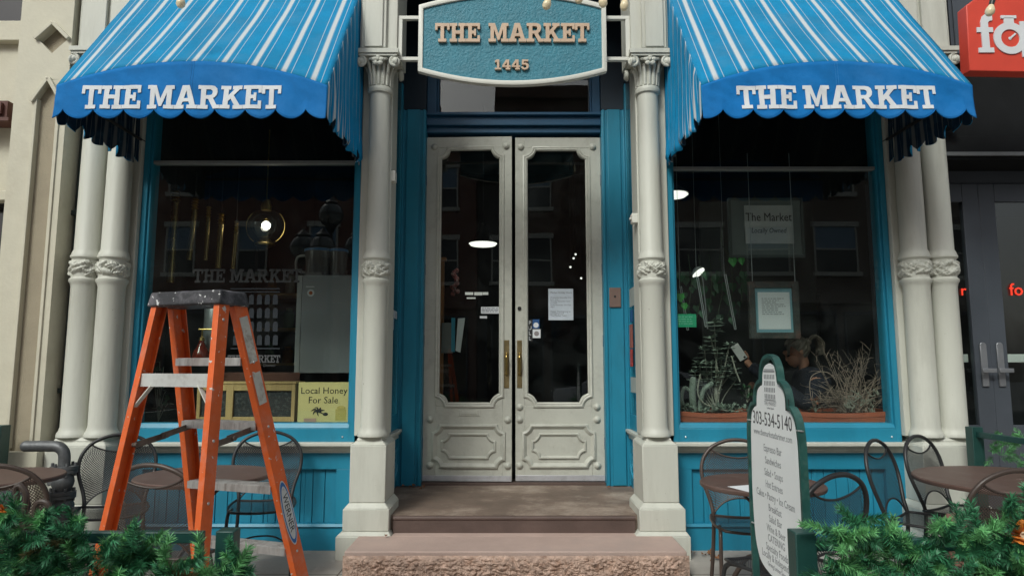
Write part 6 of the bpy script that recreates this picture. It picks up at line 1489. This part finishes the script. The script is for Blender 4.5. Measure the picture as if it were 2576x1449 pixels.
# bits fixed round the entrance
pl_ = MB(); a, b = at(1533, 773, 6.48), at(1561, 724, 6.48); pl_.box(a.x, b.x, 6.468, 6.4838, a.z, b.z)
bp_ = thing('bell_plate', 'brown metal bell plate with a keyhole on the blue post right of the doors', 'bell plate', ((a.x+b.x)/2, 6.48, a.z)); wb(pl_, 'plate', mat('brown_plate', (.23, .155, .13), .5, .3, var=.1), bp_, bevel=.003)
mb = MB(); q = at(1547, 746, 6.47); mb.lathe([(.011, 0), (.011, .004)], (q.x, 6.4675, q.z), 12, True, '-y'); wb(mb, 'keyhole', BLACKINK, bp_)
for nm, px, py, h, lb, s in (('sensor_box', 985, 446, .045, 'small white box on the inner side of the left column', -1), ('sensor_box', 1599, 551, .04, 'small white box on the inner side of the right column', 1)):
    q = at(px, py, 5.40); mb = MB(); mb.box(q.x-.036, q.x+.036, 5.36, 5.44, q.z-h, q.z+h)
    if s > 0: mb.box(q.x-.05, q.x-.0361, 5.38, 5.42, q.z-.01, q.z+.01)
    tag(mb.build(nm, WHITE, bevel=.006), lb, 'sensor')
# stickers on the side glass of the porch
def side_sticker(s, px, py, w, h, name, m, lb, lab2=None, oval=False):
    X = s*1.1022; u = (px-CX)/F
    # depth where the sight line meets the side glass
    Yd = 5.8
    for _ in range(30):
        p = at(px, py, Yd); Yd *= (X-CAMX)/(p.x-CAMX) if abs(p.x-CAMX) > 1e-6 else 1
    Yd = min(6.38, max(5.72, Yd)); p = at(px, py, Yd); mb = MB()
    if oval: mb.add([(X+s*-.001, Yd+w*math.cos(2*math.pi*i/28), p.z+h*math.sin(2*math.pi*i/28)) for i in range(28)], [tuple(range(28))])
    else: mb.box(X-.0012, X+.0008, Yd-w, Yd+w, p.z-h, p.z+h)
    return tag(mb.build(name, m, smooth=0), lb, 'sticker')
side_sticker(-1, 977, 782, .16, .068, 'oval_sticker', mat('cream_sticker', (.58, .49, .40), .7), 'cream oval sticker on the porch side glass by the left column', oval=True)
side_sticker(-1, 993, 791, .12, .035, 'small_sticker', mat('blue_white_sticker', (.45, .5, .55), .6, var=.5, vscale=30), 'small pale card sticker beside the cream oval one')
side_sticker(-1, 988, 815, .06, .05, 'bell_sticker', mat('pale_blue_sticker', (.3, .4, .5), .6), 'pale blue little sticker under the cream oval one')
side_sticker(1, 1592, 746, .18, .085, 'pale_notice', mat('pale_green_paper', (.36, .40, .38), .8), 'pale square notice on the porch side glass by the right column')
side_sticker(1, 1588, 795, .07, .055, 'blue_sticker', MATS['blue_sticker'], 'blue sticker below the pale square notice on the right porch glass')
side_sticker(1, 1587, 846, .09, .11, 'red_sticker', mat('faded_red_sticker', (.40, .11, .07), .6), 'faded red pennant sticker on the right porch glass')
side_sticker(1, 1587, 900, .08, .08, 'open_sticker', mat('bright_red_sticker', (.5, .05, .03), .6, var=.4, vscale=30), 'red lettered sticker lowest but one on the right porch glass')
side_sticker(1, 1594, 968, .15, .07, 'lower_notice', MATS['pale_green_paper'], 'pale grey paper at the bottom of the right porch glass')
mb = MB(); mb.box(1.17, 1.30, 5.75, 6.25, .97, 1.05); mb.box(1.16, 1.31, 5.74, 6.26, 1.03, 1.06); tag(mb.build('plant_trough', TERRA, bevel=.004), 'pinkish terracotta trough seen through the right porch side glass', 'planter')

# string lights above the frame edge
def bulb_string(label, pts, bulbs, Y):
    t = thing('string_lights', label, 'string lights', at(*pts[0], Y)); mb = MB(); mb.tube(smooth_path([at(x, y, Y) for x, y in pts], 6), .005, 6); wb(mb, 'cable', IRON, t)
    for x, y, lean in bulbs:
        q = at(x, y, Y); M = Matrix.Translation(q) @ Matrix.Rotation(lean, 4, 'Y'); k = Y/4.0
        mb = MB(); mb.lathe([(.001, -.05*k), (.016*k, -.047*k), (.027*k, -.03*k), (.027*k, -.012*k), (.017*k, .014*k), (.013*k, .022*k)], (0, 0, 0), 16); mb.v = [tuple(M @ Vector(v)) for v in mb.v]; bo = wb(mb, 'bulb', BULB, t)
        mb = MB(); mb.lathe([(.015*k, .0225*k), (.016*k, .055*k), (.008*k, .06*k), (.004*k, .09*k)], (0, 0, 0), 12); mb.v = [tuple(M @ Vector(v)) for v in mb.v]; wb(mb, 'socket', IRON, bo)
bulb_string('string of frosted bulbs hanging at the top edge across the teal shop sign', [(1300, -60), (1380, -38), (1470, -36), (1570, -34), (1700, -60)], [(1378, 6, .35), (1456, -10, 0), (1516, 0, -.1), (1571, 8, .05)], 4.6)
bulb_string('single frosted bulb hanging in front of the red sign board', [(2440, -90), (2498, -28), (2600, -60)], [(2492, 22, .3)], 4.2)
bulb_string('single frosted bulb at the top edge over the left awning', [(380, -60), (455, -38), (560, -70)], [(456, 2, .1)], 4.2)
# dry leaves on the ground and steps
rn = random.Random(77); DL = []
def dleaf(x, y, z, s, lb, g):
    a = rn.random()*6.283; mb = MB(); V = []
    n = 9
    for k in range(n): q = 2*math.pi*k/n; r = s*(.62+.38*math.cos(q))*(1 if k % 2 else .8); V.append((r*math.cos(q), r*.6*math.sin(q), .006+.022*s/.03*abs(math.sin(q))*rn.uniform(.3, 1)))
    mb.add(V, [tuple(range(n))]); o = mb.build('dry_leaf', DRYLEAF, None, smooth=0); o.location = (x, y, z); o.rotation_euler = (rn.uniform(-.3, .3), rn.uniform(-.3, .3), a); tag(o, lb, 'leaf', g)
for k in range(16): dleaf(1.36+rn.uniform(-.05, .16), 5.22+rn.uniform(-.17, .12), .004, rn.uniform(.02, .045), 'small curled dry leaf in the heap by the right column foot', 'dry leaves heaped by the right column')
p = at(968, 1351, 5.05); dleaf(p.x, 5.08, .175, .035, 'single dry brown leaf on the pink stone step', None)
for k in range(7): dleaf(-.93+rn.uniform(-.1, .12), 6.38+rn.uniform(-.08, .08), .298, rn.uniform(.02, .04), 'dry leaf in the corner of the landing left of the doors', 'dry leaves in the porch corner')
dleaf(.86, 6.36, .298, .035, 'single dark dry leaf at the right corner of the landing', None)
tp_ = MB(); q = at(2402, 1318, 2.9); tp_.lathe([(.03, -.16), (.036, -.06), (.042, 0), (.04, .02), (.028, .038), (.001, .045)], q, 18); tag(tp_.build('clay_pot', mat('dusty_terracotta', (.20, .10, .075), .8)), 'rounded dusty clay pot behind the garland under the large right table', 'pot')
